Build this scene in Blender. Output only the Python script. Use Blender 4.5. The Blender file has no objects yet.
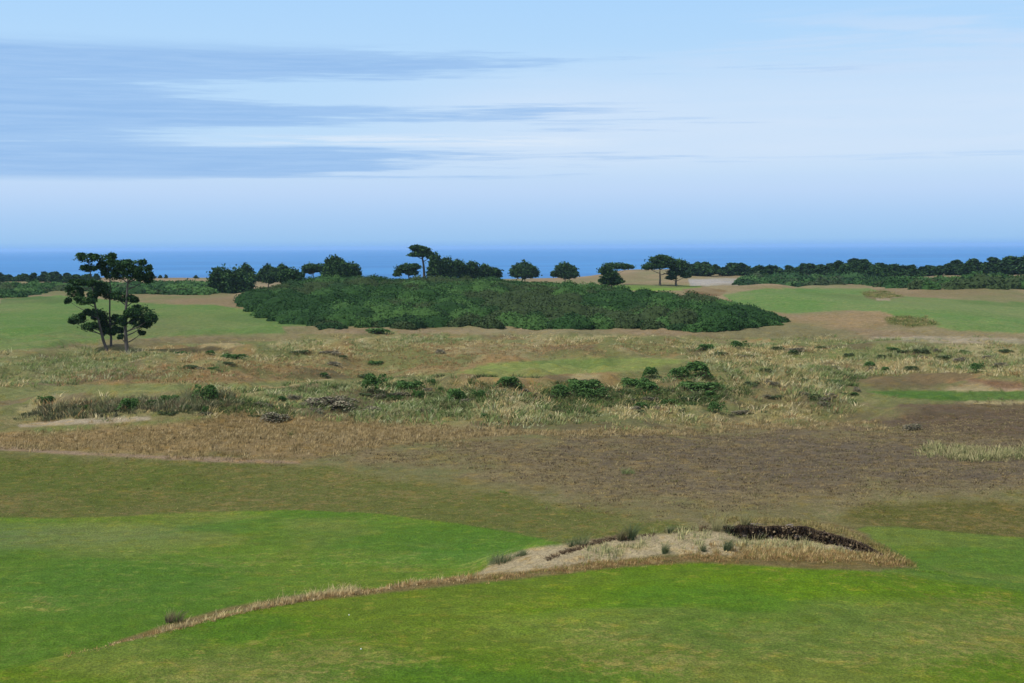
import bpy, math, random
import numpy as np
from mathutils import Matrix
random.seed(7); rng = np.random.default_rng(11)
S = bpy.context.scene; COL = S.collection
W, H, F = 1024, 683, 1422.0
CAMZ = 12.0
PITCH = math.atan((341.5-247)/F); ROLL = math.atan(6/1024)

# ------------------------------------------------------------------ camera
cp, sp, ca, sa = math.cos(PITCH), math.sin(PITCH), math.cos(ROLL), math.sin(ROLL)
FW = np.array([0, cp, -sp]); r0 = np.array([1., 0, 0]); u0 = np.array([0, sp, cp])
RT = ca*r0 - sa*u0; UP = sa*r0 + ca*u0
cam = bpy.data.objects.new('camera', bpy.data.cameras.new('camera')); COL.objects.link(cam)
M = Matrix(((RT[0], UP[0], -FW[0], 0), (RT[1], UP[1], -FW[1], 0), (RT[2], UP[2], -FW[2], CAMZ), (0, 0, 0, 1)))
cam.matrix_world = M
cam.data.sensor_width = 36; cam.data.lens = 36*F/W
cam.data.clip_start = .5; cam.data.clip_end = 90000
S.camera = cam

def project(x, y, z):
    dz = z-CAMZ
    d = y*FW[1]+dz*FW[2]; d = np.where(d < .5, .5, d)
    r = x*RT[0]+y*RT[1]+dz*RT[2]; u = x*UP[0]+y*UP[1]+dz*UP[2]
    return 512+F*r/d, 341.5-F*u/d
def ray(u, v):
    d = FW + RT*((u-512)/F) + UP*((341.5-v)/F)
    return d/d[1]                              # per metre of depth y
def at(u, v, D):                               # point at depth D seen at pixel
    d = ray(u, v)*D
    return np.array([d[0], D, CAMZ+d[2]])

# ------------------------------------------------------------------ noise
def hsh(ix, iy, s):
    n = (ix*374761393 + iy*668265263 + s*1274126177) & 0xffffffff
    n = ((n ^ (n >> 13))*1274126177) & 0xffffffff
    return ((n ^ (n >> 16)) & 0xffff)/65535.0
def vnoise(x, y, s=0):
    ix = np.floor(x).astype(np.int64); iy = np.floor(y).astype(np.int64)
    fx = x-ix; fy = y-iy; fx = fx*fx*(3-2*fx); fy = fy*fy*(3-2*fy)
    a = hsh(ix, iy, s); b = hsh(ix+1, iy, s); c = hsh(ix, iy+1, s); d = hsh(ix+1, iy+1, s)
    return (a+(b-a)*fx)*(1-fy)+(c+(d-c)*fx)*fy
def fbm(x, y, s=0, o=4):
    t = 0; a = .5; n = 0
    for i in range(o):
        t = t+a*vnoise(x, y, s+i*17); n += a; a *= .5; x = x*2.03+5.1; y = y*2.03+1.7
    return t/n
def ss(a, b, x):
    t = np.clip((x-a)/(b-a), 0, 1); return t*t*(3-2*t)
def gs(x, y, cx, cy, sx, sy, ang=0):
    c, s = math.cos(ang), math.sin(ang); dx = x-cx; dy = y-cy
    return np.exp(-.5*(((dx*c+dy*s)/sx)**2+((-dx*s+dy*c)/sy)**2))

# ------------------------------------------------------------------ terrain
CX = [-60, -20, -13.5, -10.2, -6.7, -1, 3, 6.6, 10, 13.4, 18, 30, 60]
CY = [20, 32.5, 37.4, 41, 44.7, 47.3, 48.9, 50, 49.8, 48.8, 47, 44, 38]
def crest_y(x): return np.interp(x, CX, CY)
LIPX = [7.4, 8.2, 9.5, 11, 12, 12.6, 13.3]; LIPD = [3.2, 3.4, 3.6, 3.5, 3.0, 2.2, 1.1]
def h(x, y):
    x = np.asarray(x, float); y = np.asarray(y, float)
    r = np.hypot(x, y)
    d = y-crest_y(x)
    inr = ss(80, 60, r)
    # near hill with the crest; fades on the right
    drop = np.interp(x, [-60, -14, 12, 17, 25], [.8, .8, 1.0, .55, .4])
    near = drop*(1-ss(-.3, 3.2, d))
    # blowout mound behind the crest
    T = np.interp(x, [-2.5, -1, .8, 3, 6.5, 8.5, 11, 12.6, 14, 15.5], [0, .35, .75, 1.08, 1.25, 1.34, 1.42, 1.22, .8, 0])
    wob = (fbm(x*1.3, y*1.3, 5)-.5)*.5
    ld = np.interp(x, LIPX, LIPD)+wob*.5
    lip = ss(7.7, 8.8, x)*ss(13.5, 12.4, x)
    rise0 = .86+(T-.86)*np.clip((d+.3)/3.8, 0, 1)
    rise1 = np.where(d < ld, .86+.03*d, T)
    rise = rise0*(1-lip)+rise1*lip
    mound = np.where(d < -.3, 0, rise)*(1-ss(4.8, 8.5, d+wob))*(T > .01)*ss(0, .4, T)
    mound += (T > .3)*(fbm(x*2.2, y*2.2, 9)-.5)*.14*ss(0, .8, d)*(1-ss(5, 7, d))
    z = np.maximum(near, mound)
    # slope up to the viewpoint
    z = z + 9.2*(1-ss(2, 30, np.where(y < 0, 0, r)))
    # gentle fairway swell
    z = z + (fbm(x*.06, y*.06, 21, 3)-.5)*.9*ss(46, 56, y)
    z = z + (fbm(x*.45, y*.45, 23, 4)-.5)*.16*ss(30, 36, y)*ss(75, 66, y)
    # olive shoulder then trough and the straw dune (left and centre)
    z = z + .55*gs(x, y, -22, 82, 22, 3.2, .06)*1.0
    z = z + .5*gs(x, y, 30, 70, 12, 4, .1)
    z = z + 1.5*gs(x, y, -18, 100, 9, 6, .2) + .9*gs(x, y, -32, 104, 9, 5, 0)
    z = z + 1.1*gs(x, y, -2, 112, 13, 7, -.1) + 1.0*gs(x, y, 14, 116, 10, 7, .2) + .9*gs(x, y, 34, 122, 12, 9, 0)
    z = z + .6*gs(x, y, 20, 82, 20, 6, .1) + .7*gs(x, y, 36, 98, 8, 5, .1)
    dz = ss(88, 100, y)*ss(230, 180, y)
    z = z + dz*((fbm(x*.07, y*.05, 31, 4)-.5)*3.2 + (fbm(x*.25, y*.2, 37, 4)-.5)*1.7)
    z = z - .9*gs(x, y, 5, 140, 9, 8) + .9*gs(x, y, -3, 165, 14, 9, .1) + 1.0*gs(x, y, 45, 160, 14, 9)
    z = z + 1.1*gs(x, y, 62, 225, 12, 14) + 1.6*gs(x, y, 52, 300, 8, 9)
    # gorse hill
    z = z + 3.5*gs(x, y, -8, 292, 48, 40) + 2.0*gs(x, y, 50, 255, 18, 20)
    # right tan hill and left far ground
    z = z + 2.0*gs(x, y, 120, 330, 45, 30, .1) + 1.2*gs(x, y, 60, 430, 25, 25) + .8*gs(x, y, -110, 330, 40, 25)
    z = z + (fbm(x*.02, y*.02, 41, 4)-.5)*3.0*ss(220, 330, y)*ss(-6000, 0, y)
    z = z + (fbm(x*.09, y*.09, 43, 4)-.5)*1.0*ss(230, 330, y)
    # coastal foredune, then the bluff down to the water
    a = x/np.maximum(y, 1)
    ridge = np.interp(a, [-.6, -.36, -.3, -.15, -.03, .03, .07, .12, .2, .36, .6], [.0, -.2, -.2, -.6, -.6, -.2, 1.9, 2.0, 1.0, 1.6, 2.0])
    rn = ridge + (fbm(x*.03, y*.03, 51, 4)-.5)*1.3
    k = ss(440, 520, y)
    z = z*(1-k)+rn*k
    low = ss(345, 400, y)*ss(.085, .045, a)*ss(-3000, 0, y)
    z = np.where(y > 340, z*(1-low)+np.minimum(z, .1+.25*z)*low-1.2*low*ss(-.2, -.1, a), z)
    coast = 615+30*(fbm(x*.004, y*0+3, 61, 3)-.5)
    z = z - 24*ss(0, 60, y-coast)
    return z
def hit(u, v, near=28., far=640.):
    """first ground point along the sight line"""
    d = ray(u, v)
    ys = np.concatenate([np.arange(near, 130, .1), np.arange(130, far, .5)])
    zz = CAMZ+d[2]*ys
    g = h(d[0]*ys, ys)
    i = np.argmax(zz <= g)
    if zz[i] > g[i]: i = len(ys)-1
    y = ys[i]
    return np.array([d[0]*y, y, float(g[i])])

# ------------------------------------------------------------------ helpers
def lin(c):
    c = np.array(c, float)/255
    return np.where(c <= .04045, c/12.92, ((c+.055)/1.055)**2.4)
K = .60                                         # surface colour = what the picture shows / light
def alb(c): return lin(c)*K
def link(o, parent=None):
    COL.objects.link(o)
    if parent is not None: o.parent = parent
    return o
def tag(o, label=None, cat=None, group=None, kind=None):
    if label: o['label'] = label
    if cat: o['category'] = cat
    if group: o['group'] = group
    if kind: o['kind'] = kind
    return o
def arrmesh(name, V, Fc, mat, colors=None, smooth=False):
    """V (n,3), Fc (m,k) ints, colors (n,3)"""
    V = np.asarray(V, np.float32); Fc = np.asarray(Fc, np.int32)
    me = bpy.data.meshes.new(name)
    me.vertices.add(len(V)); me.vertices.foreach_set('co', V.ravel())
    m, k = Fc.shape
    me.loops.add(m*k); me.loops.foreach_set('vertex_index', Fc.ravel())
    me.polygons.add(m); me.polygons.foreach_set('loop_start', np.arange(0, m*k, k, dtype=np.int32))
    me.polygons.foreach_set('loop_total', np.full(m, k, np.int32))
    if smooth: me.polygons.foreach_set('use_smooth', np.ones(m, bool))
    if colors is not None:
        setcol(me, 'col', colors)
    me.update(calc_edges=True)
    me.materials.append(mat)
    return me
def setcol(me, name, c, alpha=None):
    n = len(c); a = np.ones((n, 4), np.float32); a[:, :3] = c
    if alpha is not None: a[:, 3] = alpha
    at_ = me.attributes.new(name, 'FLOAT_COLOR', 'POINT'); at_.data.foreach_set('color', a.ravel())

# ------------------------------------------------------------------ materials
def newmat(name):
    m = bpy.data.materials.new(name); m.use_nodes = True
    nt = m.node_tree; b = nt.nodes['Principled BSDF']
    return m, nt, b
def N(nt, t, **k):
    n = nt.nodes.new(t)
    for a, v in k.items():
        if a in n.inputs: n.inputs[a].default_value = v
        else: setattr(n, a, v)
    return n
def noise(nt, vec, scale, detail=4, rough=.6, dist=0):
    n = N(nt, 'ShaderNodeTexNoise'); n.inputs['Scale'].default_value = scale
    n.inputs['Detail'].default_value = detail; n.inputs['Roughness'].default_value = rough
    n.inputs['Distortion'].default_value = dist
    nt.links.new(vec, n.inputs['Vector']); return n.outputs['Fac']
def mrange(nt, v, a, b, c=0, d=1, smooth=True):
    n = N(nt, 'ShaderNodeMapRange'); n.interpolation_type = 'SMOOTHSTEP' if smooth else 'LINEAR'
    n.inputs['From Min'].default_value = a; n.inputs['From Max'].default_value = b
    n.inputs['To Min'].default_value = c; n.inputs['To Max'].default_value = d
    nt.links.new(v, n.inputs['Value']); return n.outputs['Result']
def math_(nt, op, a, b=None, c=None, clamp=False):
    n = N(nt, 'ShaderNodeMath'); n.operation = op; n.use_clamp = clamp
    for i, v in enumerate((a, b, c)):
        if v is None: continue
        if isinstance(v, (int, float)): n.inputs[i].default_value = v
        else: nt.links.new(v, n.inputs[i])
    return n.outputs[0]
def mix(nt, f, a, b, bt='MIX'):
    n = N(nt, 'ShaderNodeMix'); n.data_type = 'RGBA'; n.blend_type = bt
    for s, v in ((n.inputs[0], f), (n.inputs[6], a), (n.inputs[7], b)):
        if isinstance(v, (int, float)): s.default_value = v
        elif isinstance(v, (tuple, list, np.ndarray)): s.default_value = tuple(v)[:3]+(1,)
        else: nt.links.new(v, s)
    return n.outputs[2]

def foliage_mat(name, rough=.75, spec=.15, trans=0, upn=0):
    m, nt, b = newmat(name)
    a = N(nt, 'ShaderNodeAttribute'); a.attribute_name = 'col'
    g = N(nt, 'ShaderNodeNewGeometry')
    f = noise(nt, g.outputs['Position'], 3.0, 2)
    br = mrange(nt, f, .3, .7, .8, 1.2)
    c = N(nt, 'ShaderNodeVectorMath'); c.operation = 'SCALE'
    nt.links.new(a.outputs['Color'], c.inputs[0]); nt.links.new(br, c.inputs['Scale'])
    nt.links.new(c.outputs[0], b.inputs['Base Color'])
    b.inputs['Roughness'].default_value = rough; b.inputs['Specular IOR Level'].default_value = spec
    if upn:
        sc_ = N(nt, 'ShaderNodeVectorMath'); sc_.operation = 'SCALE'; sc_.inputs['Scale'].default_value = 1-upn
        nt.links.new(g.outputs['Normal'], sc_.inputs[0])
        ad = N(nt, 'ShaderNodeVectorMath'); ad.operation = 'ADD'; ad.inputs[1].default_value = (0, 0, upn); nt.links.new(sc_.outputs[0], ad.inputs[0])
        no = N(nt, 'ShaderNodeVectorMath'); no.operation = 'NORMALIZE'; nt.links.new(ad.outputs[0], no.inputs[0])
        nt.links.new(no.outputs[0], b.inputs['Normal'])
    if trans:
        tr = N(nt, 'ShaderNodeBsdfTranslucent'); nt.links.new(c.outputs[0], tr.inputs['Color'])
        ms = N(nt, 'ShaderNodeMixShader'); ms.inputs[0].default_value = trans
        nt.links.new(b.outputs[0], ms.inputs[1]); nt.links.new(tr.outputs[0], ms.inputs[2])
        nt.links.new(ms.outputs[0], nt.nodes['Material Output'].inputs['Surface'])
    return m
M_leaf = foliage_mat('needles', .8, .04, .12, .35); M_gorse = foliage_mat('gorse_leaves', .8, .05, .12, .45)
M_blade = foliage_mat('grass_blades', .8, .05, .25, .7)
M_bark, nt, b = newmat('bark')
g = N(nt, 'ShaderNodeNewGeometry')
f = noise(nt, g.outputs['Position'], 4, 5, .7)
nt.links.new(mix(nt, f, (.035, .03, .028), (.13, .115, .10)), b.inputs['Base Color']); b.inputs['Roughness'].default_value = .9

# ground
M_ground, nt, b = newmat('ground')
A = N(nt, 'ShaderNodeAttribute'); A.attribute_name = 'colA'
B = N(nt, 'ShaderNodeAttribute'); B.attribute_name = 'colB'
g = N(nt, 'ShaderNodeNewGeometry'); P = g.outputs['Position']
n1 = noise(nt, P, .55, 6, .68, .3); n2 = noise(nt, P, 3.6, 4, .7); n0 = noise(nt, P, .09, 4, .6)
s = math_(nt, 'ADD', math_(nt, 'MULTIPLY', n1, .42), math_(nt, 'MULTIPLY', n2, .58))
s = math_(nt, 'ADD', s, math_(nt, 'MULTIPLY', math_(nt, 'SUBTRACT', n0, .5), .35))
s = math_(nt, 'ADD', s, math_(nt, 'SUBTRACT', A.outputs['Alpha'], .5))
fac = mrange(nt, s, .44, .56)
c = mix(nt, fac, A.outputs['Color'], B.outputs['Color'])
def scl(cc_, k):
    q = N(nt, 'ShaderNodeVectorMath'); q.operation = 'MULTIPLY'; nt.links.new(cc_, q.inputs[0]); q.inputs[1].default_value = k; return q.outputs[0]
mps = N(nt, 'ShaderNodeMapping'); mps.inputs['Scale'].default_value = (.7, 1, 1); mps.inputs['Location'].default_value = (31, 7, 3); mps.inputs['Rotation'].default_value = (0, 0, .12); nt.links.new(P, mps.inputs['Vector'])
spk = noise(nt, mps.outputs[0], 2.1, 3, .62)
c = mix(nt, mrange(nt, spk, .57, .70, 0, .75), c, scl(B.outputs['Color'], (1.34, 1.24, 1.2)))
c = mix(nt, mrange(nt, spk, .44, .33, 0, .55), c, scl(A.outputs['Color'], (.72, .78, .62)))
hue = noise(nt, P, 1.1, 3, .6)
c = mix(nt, mrange(nt, hue, .50, .68, 0, .6), c, scl(c, (1.22, 1.06, .70)))
n3 = noise(nt, P, 14, 3, .7); n4 = noise(nt, P, 1.6, 4, .6)
br = math_(nt, 'MULTIPLY', mrange(nt, n3, .3, .7, .64, 1.36), mrange(nt, n4, .3, .7, .87, 1.13))
vm = N(nt, 'ShaderNodeVectorMath'); vm.operation = 'SCALE'; nt.links.new(c, vm.inputs[0]); nt.links.new(br, vm.inputs['Scale'])
nt.links.new(vm.outputs[0], b.inputs['Base Color'])
b.inputs['Roughness'].default_value = .95; b.inputs['Specular IOR Level'].default_value = .08
bp = N(nt, 'ShaderNodeBump'); bp.inputs['Strength'].default_value = .9; bp.inputs['Distance'].default_value = .14
nt.links.new(math_(nt, 'ADD', n2, math_(nt, 'MULTIPLY', n3, .4)), bp.inputs['Height']); nt.links.new(bp.outputs[0], b.inputs['Normal'])

# water
M_sea, nt, b = newmat('sea_water')
g = N(nt, 'ShaderNodeNewGeometry')
mp = N(nt, 'ShaderNodeMapping'); mp.inputs['Scale'].default_value = (.35, 1, 1); nt.links.new(g.outputs['Position'], mp.inputs['Vector'])
w1 = noise(nt, mp.outputs[0], .004, 5, .6); w2 = noise(nt, mp.outputs[0], .12, 5, .65)
cc = mix(nt, mrange(nt, w1, .35, .65), (.020, .155, .40), (.032, .205, .48))
foam = mrange(nt, noise(nt, mp.outputs[0], .02, 6, .75), .74, .78)
nt.links.new(mix(nt, foam, cc, (.6, .65, .7)), b.inputs['Base Color'])
b.inputs['Roughness'].default_value = .55; b.inputs['Specular IOR Level'].default_value = .2
bp = N(nt, 'ShaderNodeBump'); bp.inputs['Strength'].default_value = .8; bp.inputs['Distance'].default_value = 1.5
nt.links.new(w2, bp.inputs['Height']); nt.links.new(bp.outputs[0], b.inputs['Normal'])

# ------------------------------------------------------------------ the ground sheet
vr = np.arange(700-247, 18.5, -.62)
rf = 12*F/vr                                    # rows even in the view, 37 m .. 900 m
rows = np.concatenate([[.5, 3, 6, 10, 15, 20, 25, 29], np.arange(31, rf[0], .5), rf, np.geomspace(rf[-1]*1.05, 9000, 14)])
an = np.concatenate([np.arange(-180, -60, 6), np.arange(-60, -27, .7), np.arange(-27, 27, .05), np.arange(27, 60, .7), np.arange(60, 180.1, 6)])
an = np.radians(an)
RR, AA = np.meshgrid(rows, an, indexing='ij')
X = RR*np.sin(AA); Y = RR*np.cos(AA)
Z = h(X, Y)
nr, na = X.shape
V = np.stack([X, Y, Z], -1).reshape(-1, 3)
idx = np.arange(nr*na).reshape(nr, na)
Q = np.stack([idx[:-1, :-1], idx[:-1, 1:], idx[1:, 1:], idx[1:, :-1]], -1).reshape(-1, 4)[:, ::-1]
U_, V_ = project(V[:, 0], V[:, 1], V[:, 2])
U_ = np.clip(U_, -4000, 5000)
fr = V[:, 1] < 20
V_ = np.where(fr, 900, np.clip(V_, 200, 900)); U_ = np.where(fr, 512, U_)

def inside(poly, U, Vv):
    """signed distance to polygon in image plane (positive inside)"""
    n = len(poly); c = np.zeros(len(U), bool); dm = np.full(len(U), 1e9)
    for i in range(n):
        x1, y1 = poly[i]; x2, y2 = poly[(i+1) % n]
        cond = ((y1 > Vv) != (y2 > Vv))
        if y1 != y2: c ^= cond & (U < (x2-x1)*(Vv-y1)/(y2-y1)+x1)
        ex, ey = x2-x1, y2-y1; L = ex*ex+ey*ey+1e-9
        t = np.clip(((U-x1)*ex+(Vv-y1)*ey)/L, 0, 1)
        # vertical distances count for more than horizontal ones (the ground is seen at a slant)
        dm = np.minimum(dm, np.hypot((U-x1-t*ex)*.35, Vv-y1-t*ey))
    return np.where(c, dm, -dm)
CA = np.tile(alb((146, 136, 92)), (len(V), 1)); CB = np.tile(alb((120, 124, 78)), (len(V), 1)); AL = np.full(len(V), .5)
wobU = (fbm(V[:, 0]*.35, V[:, 1]*.25, 71, 4)-.5); wobV = (fbm(V[:, 0]*.5, V[:, 1]*.35, 77, 4)-.5)
zones = {}
def zone(poly, a, bcol, al=.5, soft=2.0, wob=4.0, name=None):
    soft *= 1.35; wob *= 1.3
    us = [p[0] for p in poly]; vs = [p[1] for p in poly]
    m = (U_ > min(us)-30) & (U_ < max(us)+30) & (V_ > min(vs)-8) & (V_ < max(vs)+8)
    i = np.nonzero(m)[0]
    if len(i) == 0: return
    sc = np.clip((V_[i]-247)/150, .12, 1.2)
    d = inside(poly, U_[i], V_[i]) + wobV[i]*wob*sc
    s_ = max(soft, .1)*np.clip(sc, .3, 1)
    w = ss(-s_, s_, d)
    CA[i] += (alb(a)-CA[i])*w[:, None]; CB[i] += (alb(bcol)-CB[i])*w[:, None]; AL[i] += (al-AL[i])*w
    if name: zones[name] = poly
L_, R_ = -4000, 5000
# coast and far land
zone([(L_, 200), (R_, 200), (R_, 300), (L_, 300)], (172, 152, 120), (140, 130, 98), .45, 2, 3)
# left far: tan strip, fairway
zone([(L_, 289), (0, 290), (230, 292), (250, 300), (300, 322), (300, 345), (0, 352), (L_, 355)], (158, 140, 108), (140, 128, 92), .5, 1.5, 4)
zone([(L_, 302), (0, 303), (30, 298), (60, 295), (110, 300), (160, 304), (215, 305), (262, 312), (300, 322), (322, 329), (290, 333), (200, 335), (120, 339), (50, 347), (0, 351), (L_, 352)], (104, 140, 68), (128, 146, 86), .46, 1.2, 3)
zone([(0, 299), (40, 296), (75, 299), (60, 303), (0, 304)], (92, 122, 62), (105, 132, 70), .4, 1, 2)
zone([(215, 316), (255, 313), (285, 319), (290, 325), (240, 322), (215, 320)], (88, 132, 62), (100, 140, 66), .4, 1.5, 2)
zone([(125, 345), (170, 337), (260, 336), (300, 344), (230, 350), (130, 353)], (134, 112, 88), (150, 132, 100), .5, 1.5, 4)
# right far: bright strip, brown patch, path, fairway, tan hills
zone([(600, 280), (720, 286), (800, 284), (1024, 287), (R_, 287), (R_, 350), (780, 345), (760, 335)], (165, 146, 114), (146, 136, 98), .5, 1.5, 4)
zone([(612, 285), (700, 285.5), (705, 290), (640, 291), (612, 289)], (126, 160, 66), (140, 168, 76), .4, .8, 1)
zone([(688, 279), (742, 278), (738, 285), (690, 286)], (176, 172, 168), (196, 190, 182), .5, .8, 2)
zone([(722, 295), (760, 289), (800, 288), (868, 288), (900, 296), (950, 299), (1024, 303), (R_, 306), (R_, 334), (1024, 333), (960, 331), (915, 323), (880, 312), (850, 310), (790, 314), (745, 309)], (108, 146, 74), (132, 152, 92), .47, 1.3, 3)
zone([(682, 289), (705, 287), (728, 291), (720, 296), (690, 295)], (120, 88, 64), (140, 112, 80), .5, 1, 2)
zone([(790, 318), (840, 313), (880, 311), (905, 320), (880, 328), (830, 333), (780, 336)], (172, 148, 112), (150, 132, 96), .5, 1.5, 4)
zone([(885, 318), (905, 315), (925, 318), (942, 325), (910, 327), (888, 324)], (98, 114, 60), (120, 114, 70), .5, 2, 3)
zone([(862, 292), (885, 291), (905, 297), (880, 301), (866, 298)], (108, 112, 66), (128, 122, 80), .5, 2, 3)
zone([(876, 298), (890, 298), (890, 300.5), (877, 300.5)], (196, 182, 160), (184, 170, 146), .5, .5, 1)
# dirt band under the gorse
zone([(280, 326), (420, 327), (640, 328), (780, 322), (830, 328), (1024, 335), (R_, 336), (R_, 347), (900, 345), (780, 338), (640, 335), (420, 334), (290, 334)], (162, 144, 112), (146, 128, 98), .5, 1.2, 4)
zone([(870, 337), (930, 336), (1024, 338), (R_, 338), (R_, 345), (1024, 344), (940, 343), (880, 340)], (176, 158, 136), (188, 174, 150), .5, 1, 2)
# dune belt
zone([(L_, 353), (0, 352), (250, 342), (400, 334), (640, 336), (800, 340), (1024, 346), (R_, 346), (R_, 402), (1024, 402), (900, 404), (870, 420), (640, 430), (420, 428), (240, 410), (160, 416), (0, 424), (L_, 424)], (150, 140, 96), (122, 126, 80), .5, 2, 6)
zone([(380, 350), (430, 343), (520, 341), (640, 341), (690, 346), (660, 356), (560, 358), (490, 361), (450, 371), (400, 377), (330, 375), (350, 362)], (156, 132, 92), (138, 120, 80), .46, 8, 22)
zone([(180, 365), (320, 368), (340, 380), (240, 384), (60, 384), (60, 374)], (158, 136, 96), (136, 112, 76), .5, 2.5, 6)
zone([(455, 373), (490, 363), (560, 359.5), (640, 357.5), (690, 360), (650, 369), (570, 375), (500, 378)], (140, 154, 82), (152, 158, 92), .45, 1, 2)
zone([(L_, 384), (0, 384), (120, 384), (250, 383), (360, 377), (440, 374), (440, 377), (330, 384), (200, 389), (60, 396), (0, 402), (L_, 404)], (128, 138, 82), (142, 144, 92), .5, 2, 3)
zone([(840, 374), (900, 375), (1024, 380), (R_, 380), (R_, 391), (1024, 390), (900, 389), (850, 386)], (140, 112, 84), (122, 98, 76), .5, 2, 6)
# sand and green verge, left
zone([(0, 430), (60, 426), (160, 421), (220, 412), (240, 412), (200, 421), (120, 428), (0, 436), (L_, 440), (L_, 432)], (120, 136, 76), (140, 140, 90), .5, 1.5, 3)
zone([(18, 425), (50, 421), (100, 416.5), (152, 416.5), (150, 420), (100, 423.5), (20, 427)], (186, 172, 146), (174, 158, 130), .45, .8, 2)
# straw slope
zone([(L_, 434), (0, 433), (90, 429), (170, 422), (240, 410), (330, 416), (430, 428), (540, 430), (500, 437), (380, 448), (300, 462), (200, 458), (90, 453), (0, 450), (L_, 450)], (166, 142, 98), (138, 118, 76), .5, 4, 10)
# heather
zone([(240, 455), (380, 440), (500, 433), (640, 430), (760, 424), (850, 420), (880, 404), (960, 401), (1024, 401), (R_, 404), (R_, 496), (1024, 494), (900, 496), (800, 506), (700, 515), (620, 508), (540, 492), (440, 472), (330, 462)], (126, 112, 84), (146, 132, 94), .49, 16, 40)
zone([(560, 440), (760, 432), (900, 440), (1024, 435), (R_, 440), (R_, 485), (1024, 482), (850, 478), (700, 484), (600, 470)], (116, 104, 86), (138, 124, 92), .48, 14, 36)
zone([(870, 425), (900, 408), (1024, 404), (R_, 404), (R_, 440), (1024, 440), (930, 432)], (120, 102, 82), (104, 90, 70), .5, 8, 18)
# pale band, olive rough
zone([(540, 495), (640, 508), (720, 515), (820, 502), (900, 494), (1024, 492), (R_, 492), (R_, 502), (940, 499), (860, 508), (830, 516), (860, 545), (700, 560), (600, 540)], (146, 134, 98), (130, 122, 80), .5, 8, 22)
zone([(L_, 452), (0, 451), (90, 455), (200, 459), (300, 464), (400, 474), (480, 488), (570, 503), (660, 520), (700, 530), (700, 560), (500, 560), (0, 530), (L_, 530)], (112, 118, 58), (136, 126, 76), .47, 6, 16)
zone([(L_, 452), (0, 455), (120, 462), (200, 470), (220, 490), (100, 505), (0, 500), (L_, 500)], (102, 116, 48), (124, 122, 64), .45, 10, 20)
zone([(L_, 446), (0, 446.5), (90, 452), (200, 457), (300, 461), (300, 464), (200, 461), (90, 456), (0, 450), (L_, 450)], (164, 142, 116), (150, 130, 98), .45, 1, 3)
zone([(826, 520), (870, 503), (930, 498), (1024, 501), (R_, 502), (R_, 550), (1024, 545), (940, 540), (870, 530)], (108, 108, 52), (134, 122, 74), .47, 5, 10)
zone([(905, 388.2), (1024, 389.2), (R_, 390), (R_, 392), (1024, 391), (900, 390)], (176, 150, 124), (166, 142, 116), .5, .5, .4)
zone([(862, 391), (900, 390.5), (1024, 391), (R_, 391), (R_, 404), (1024, 400), (960, 401), (900, 398)], (84, 124, 50), (98, 132, 60), .4, .8, .6)
# fairways
zone([(L_, 520), (0, 517), (60, 518), (120, 516), (200, 512), (300, 510), (380, 514), (460, 524), (520, 535), (570, 545), (600, 556), (600, 620), (0, 900), (L_, 900)], (102, 133, 48), (126, 138, 70), .44, 1.2, 1.5, 'upper')
zone([(L_, 526), (0, 525), (120, 524), (260, 524), (200, 540), (100, 548), (0, 552), (L_, 556)], (112, 130, 82), (98, 128, 66), .5, 6, 8)
zone([(840, 535), (868, 526), (900, 527), (960, 533), (1024, 538), (R_, 545), (R_, 900), (880, 620), (880, 560)], (94, 127, 50), (112, 136, 62), .42, 1.2, 1.5)
near = [(L_, 900), (L_, 780), (-300, 745), (0, 667), (80, 646), (160, 628), (230, 609), (300, 599), (380, 592), (480, 582), (560, 572), (620, 565), (700, 560), (800, 563), (870, 570), (940, 580), (1024, 592), (R_, 700), (R_, 900)]
zone(near, (98, 130, 30), (126, 135, 58), .42, 1.5, 1.5, 'near')
zone([(560, 580), (800, 572), (900, 590), (860, 630), (560, 650), (480, 620)], (104, 140, 22), (126, 145, 42), .42, 14, 12)
zone([(560, 625), (900, 605), (1024, 610), (R_, 620), (R_, 690), (1024, 660), (760, 680), (560, 690)], (100, 128, 50), (150, 146, 88), .47, 16, 14)
zone([(150, 655), (340, 640), (420, 660), (330, 690), (150, 690)], (96, 126, 50), (146, 144, 88), .48, 12, 12)
zone([(0, 560), (100, 550), (260, 570), (200, 600), (60, 620), (0, 600)], (96, 130, 56), (140, 146, 90), .45, 12, 12)
zone([(300, 525), (480, 535), (560, 548), (480, 560), (320, 560)], (92, 134, 54), (124, 146, 80), .44, 10, 8)
# blowout: sand, brown fescue band
zone([(470, 577), (500, 566), (560, 560), (640, 556), (700, 553), (800, 556), (870, 556), (905, 562), (912, 568), (860, 571), (780, 566), (700, 563), (620, 568), (560, 575), (480, 583), (300, 602), (230, 611), (160, 633), (120, 643), (116, 642), (156, 629), (230, 607), (300, 595.5), (380, 588)], (140, 122, 80), (120, 108, 64), .5, 1.6, 3)
zone([(482, 574), (500, 558), (530, 548), (600, 538), (680, 532), (740, 530), (790, 540), (850, 545), (820, 552), (740, 556), (660, 556), (590, 564), (520, 573)], (192, 176, 140), (164, 148, 110), .42, 1.6, 4)
zone([(745, 535), (770, 527), (830, 522), (866, 535), (880, 550), (915, 566), (880, 566), (860, 548), (840, 540), (790, 536)], (146, 130, 90), (122, 108, 68), .5, 2.5, 5)
dw = inside([(L_, 352), (0, 352), (250, 342), (400, 334), (640, 336), (800, 340), (1024, 346), (R_, 346), (R_, 402), (900, 404), (870, 420), (640, 430), (420, 428), (240, 410), (160, 416), (0, 424), (L_, 424)], U_, V_) > 0
i = np.nonzero(dw & (V[:, 1] > 70) & (V[:, 1] < 260))[0]
gx, gy = V[i, 0], V[i, 1]
j = np.nonzero((V[:, 1] < 66) & (V[:, 1] > 15))[0]
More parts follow.
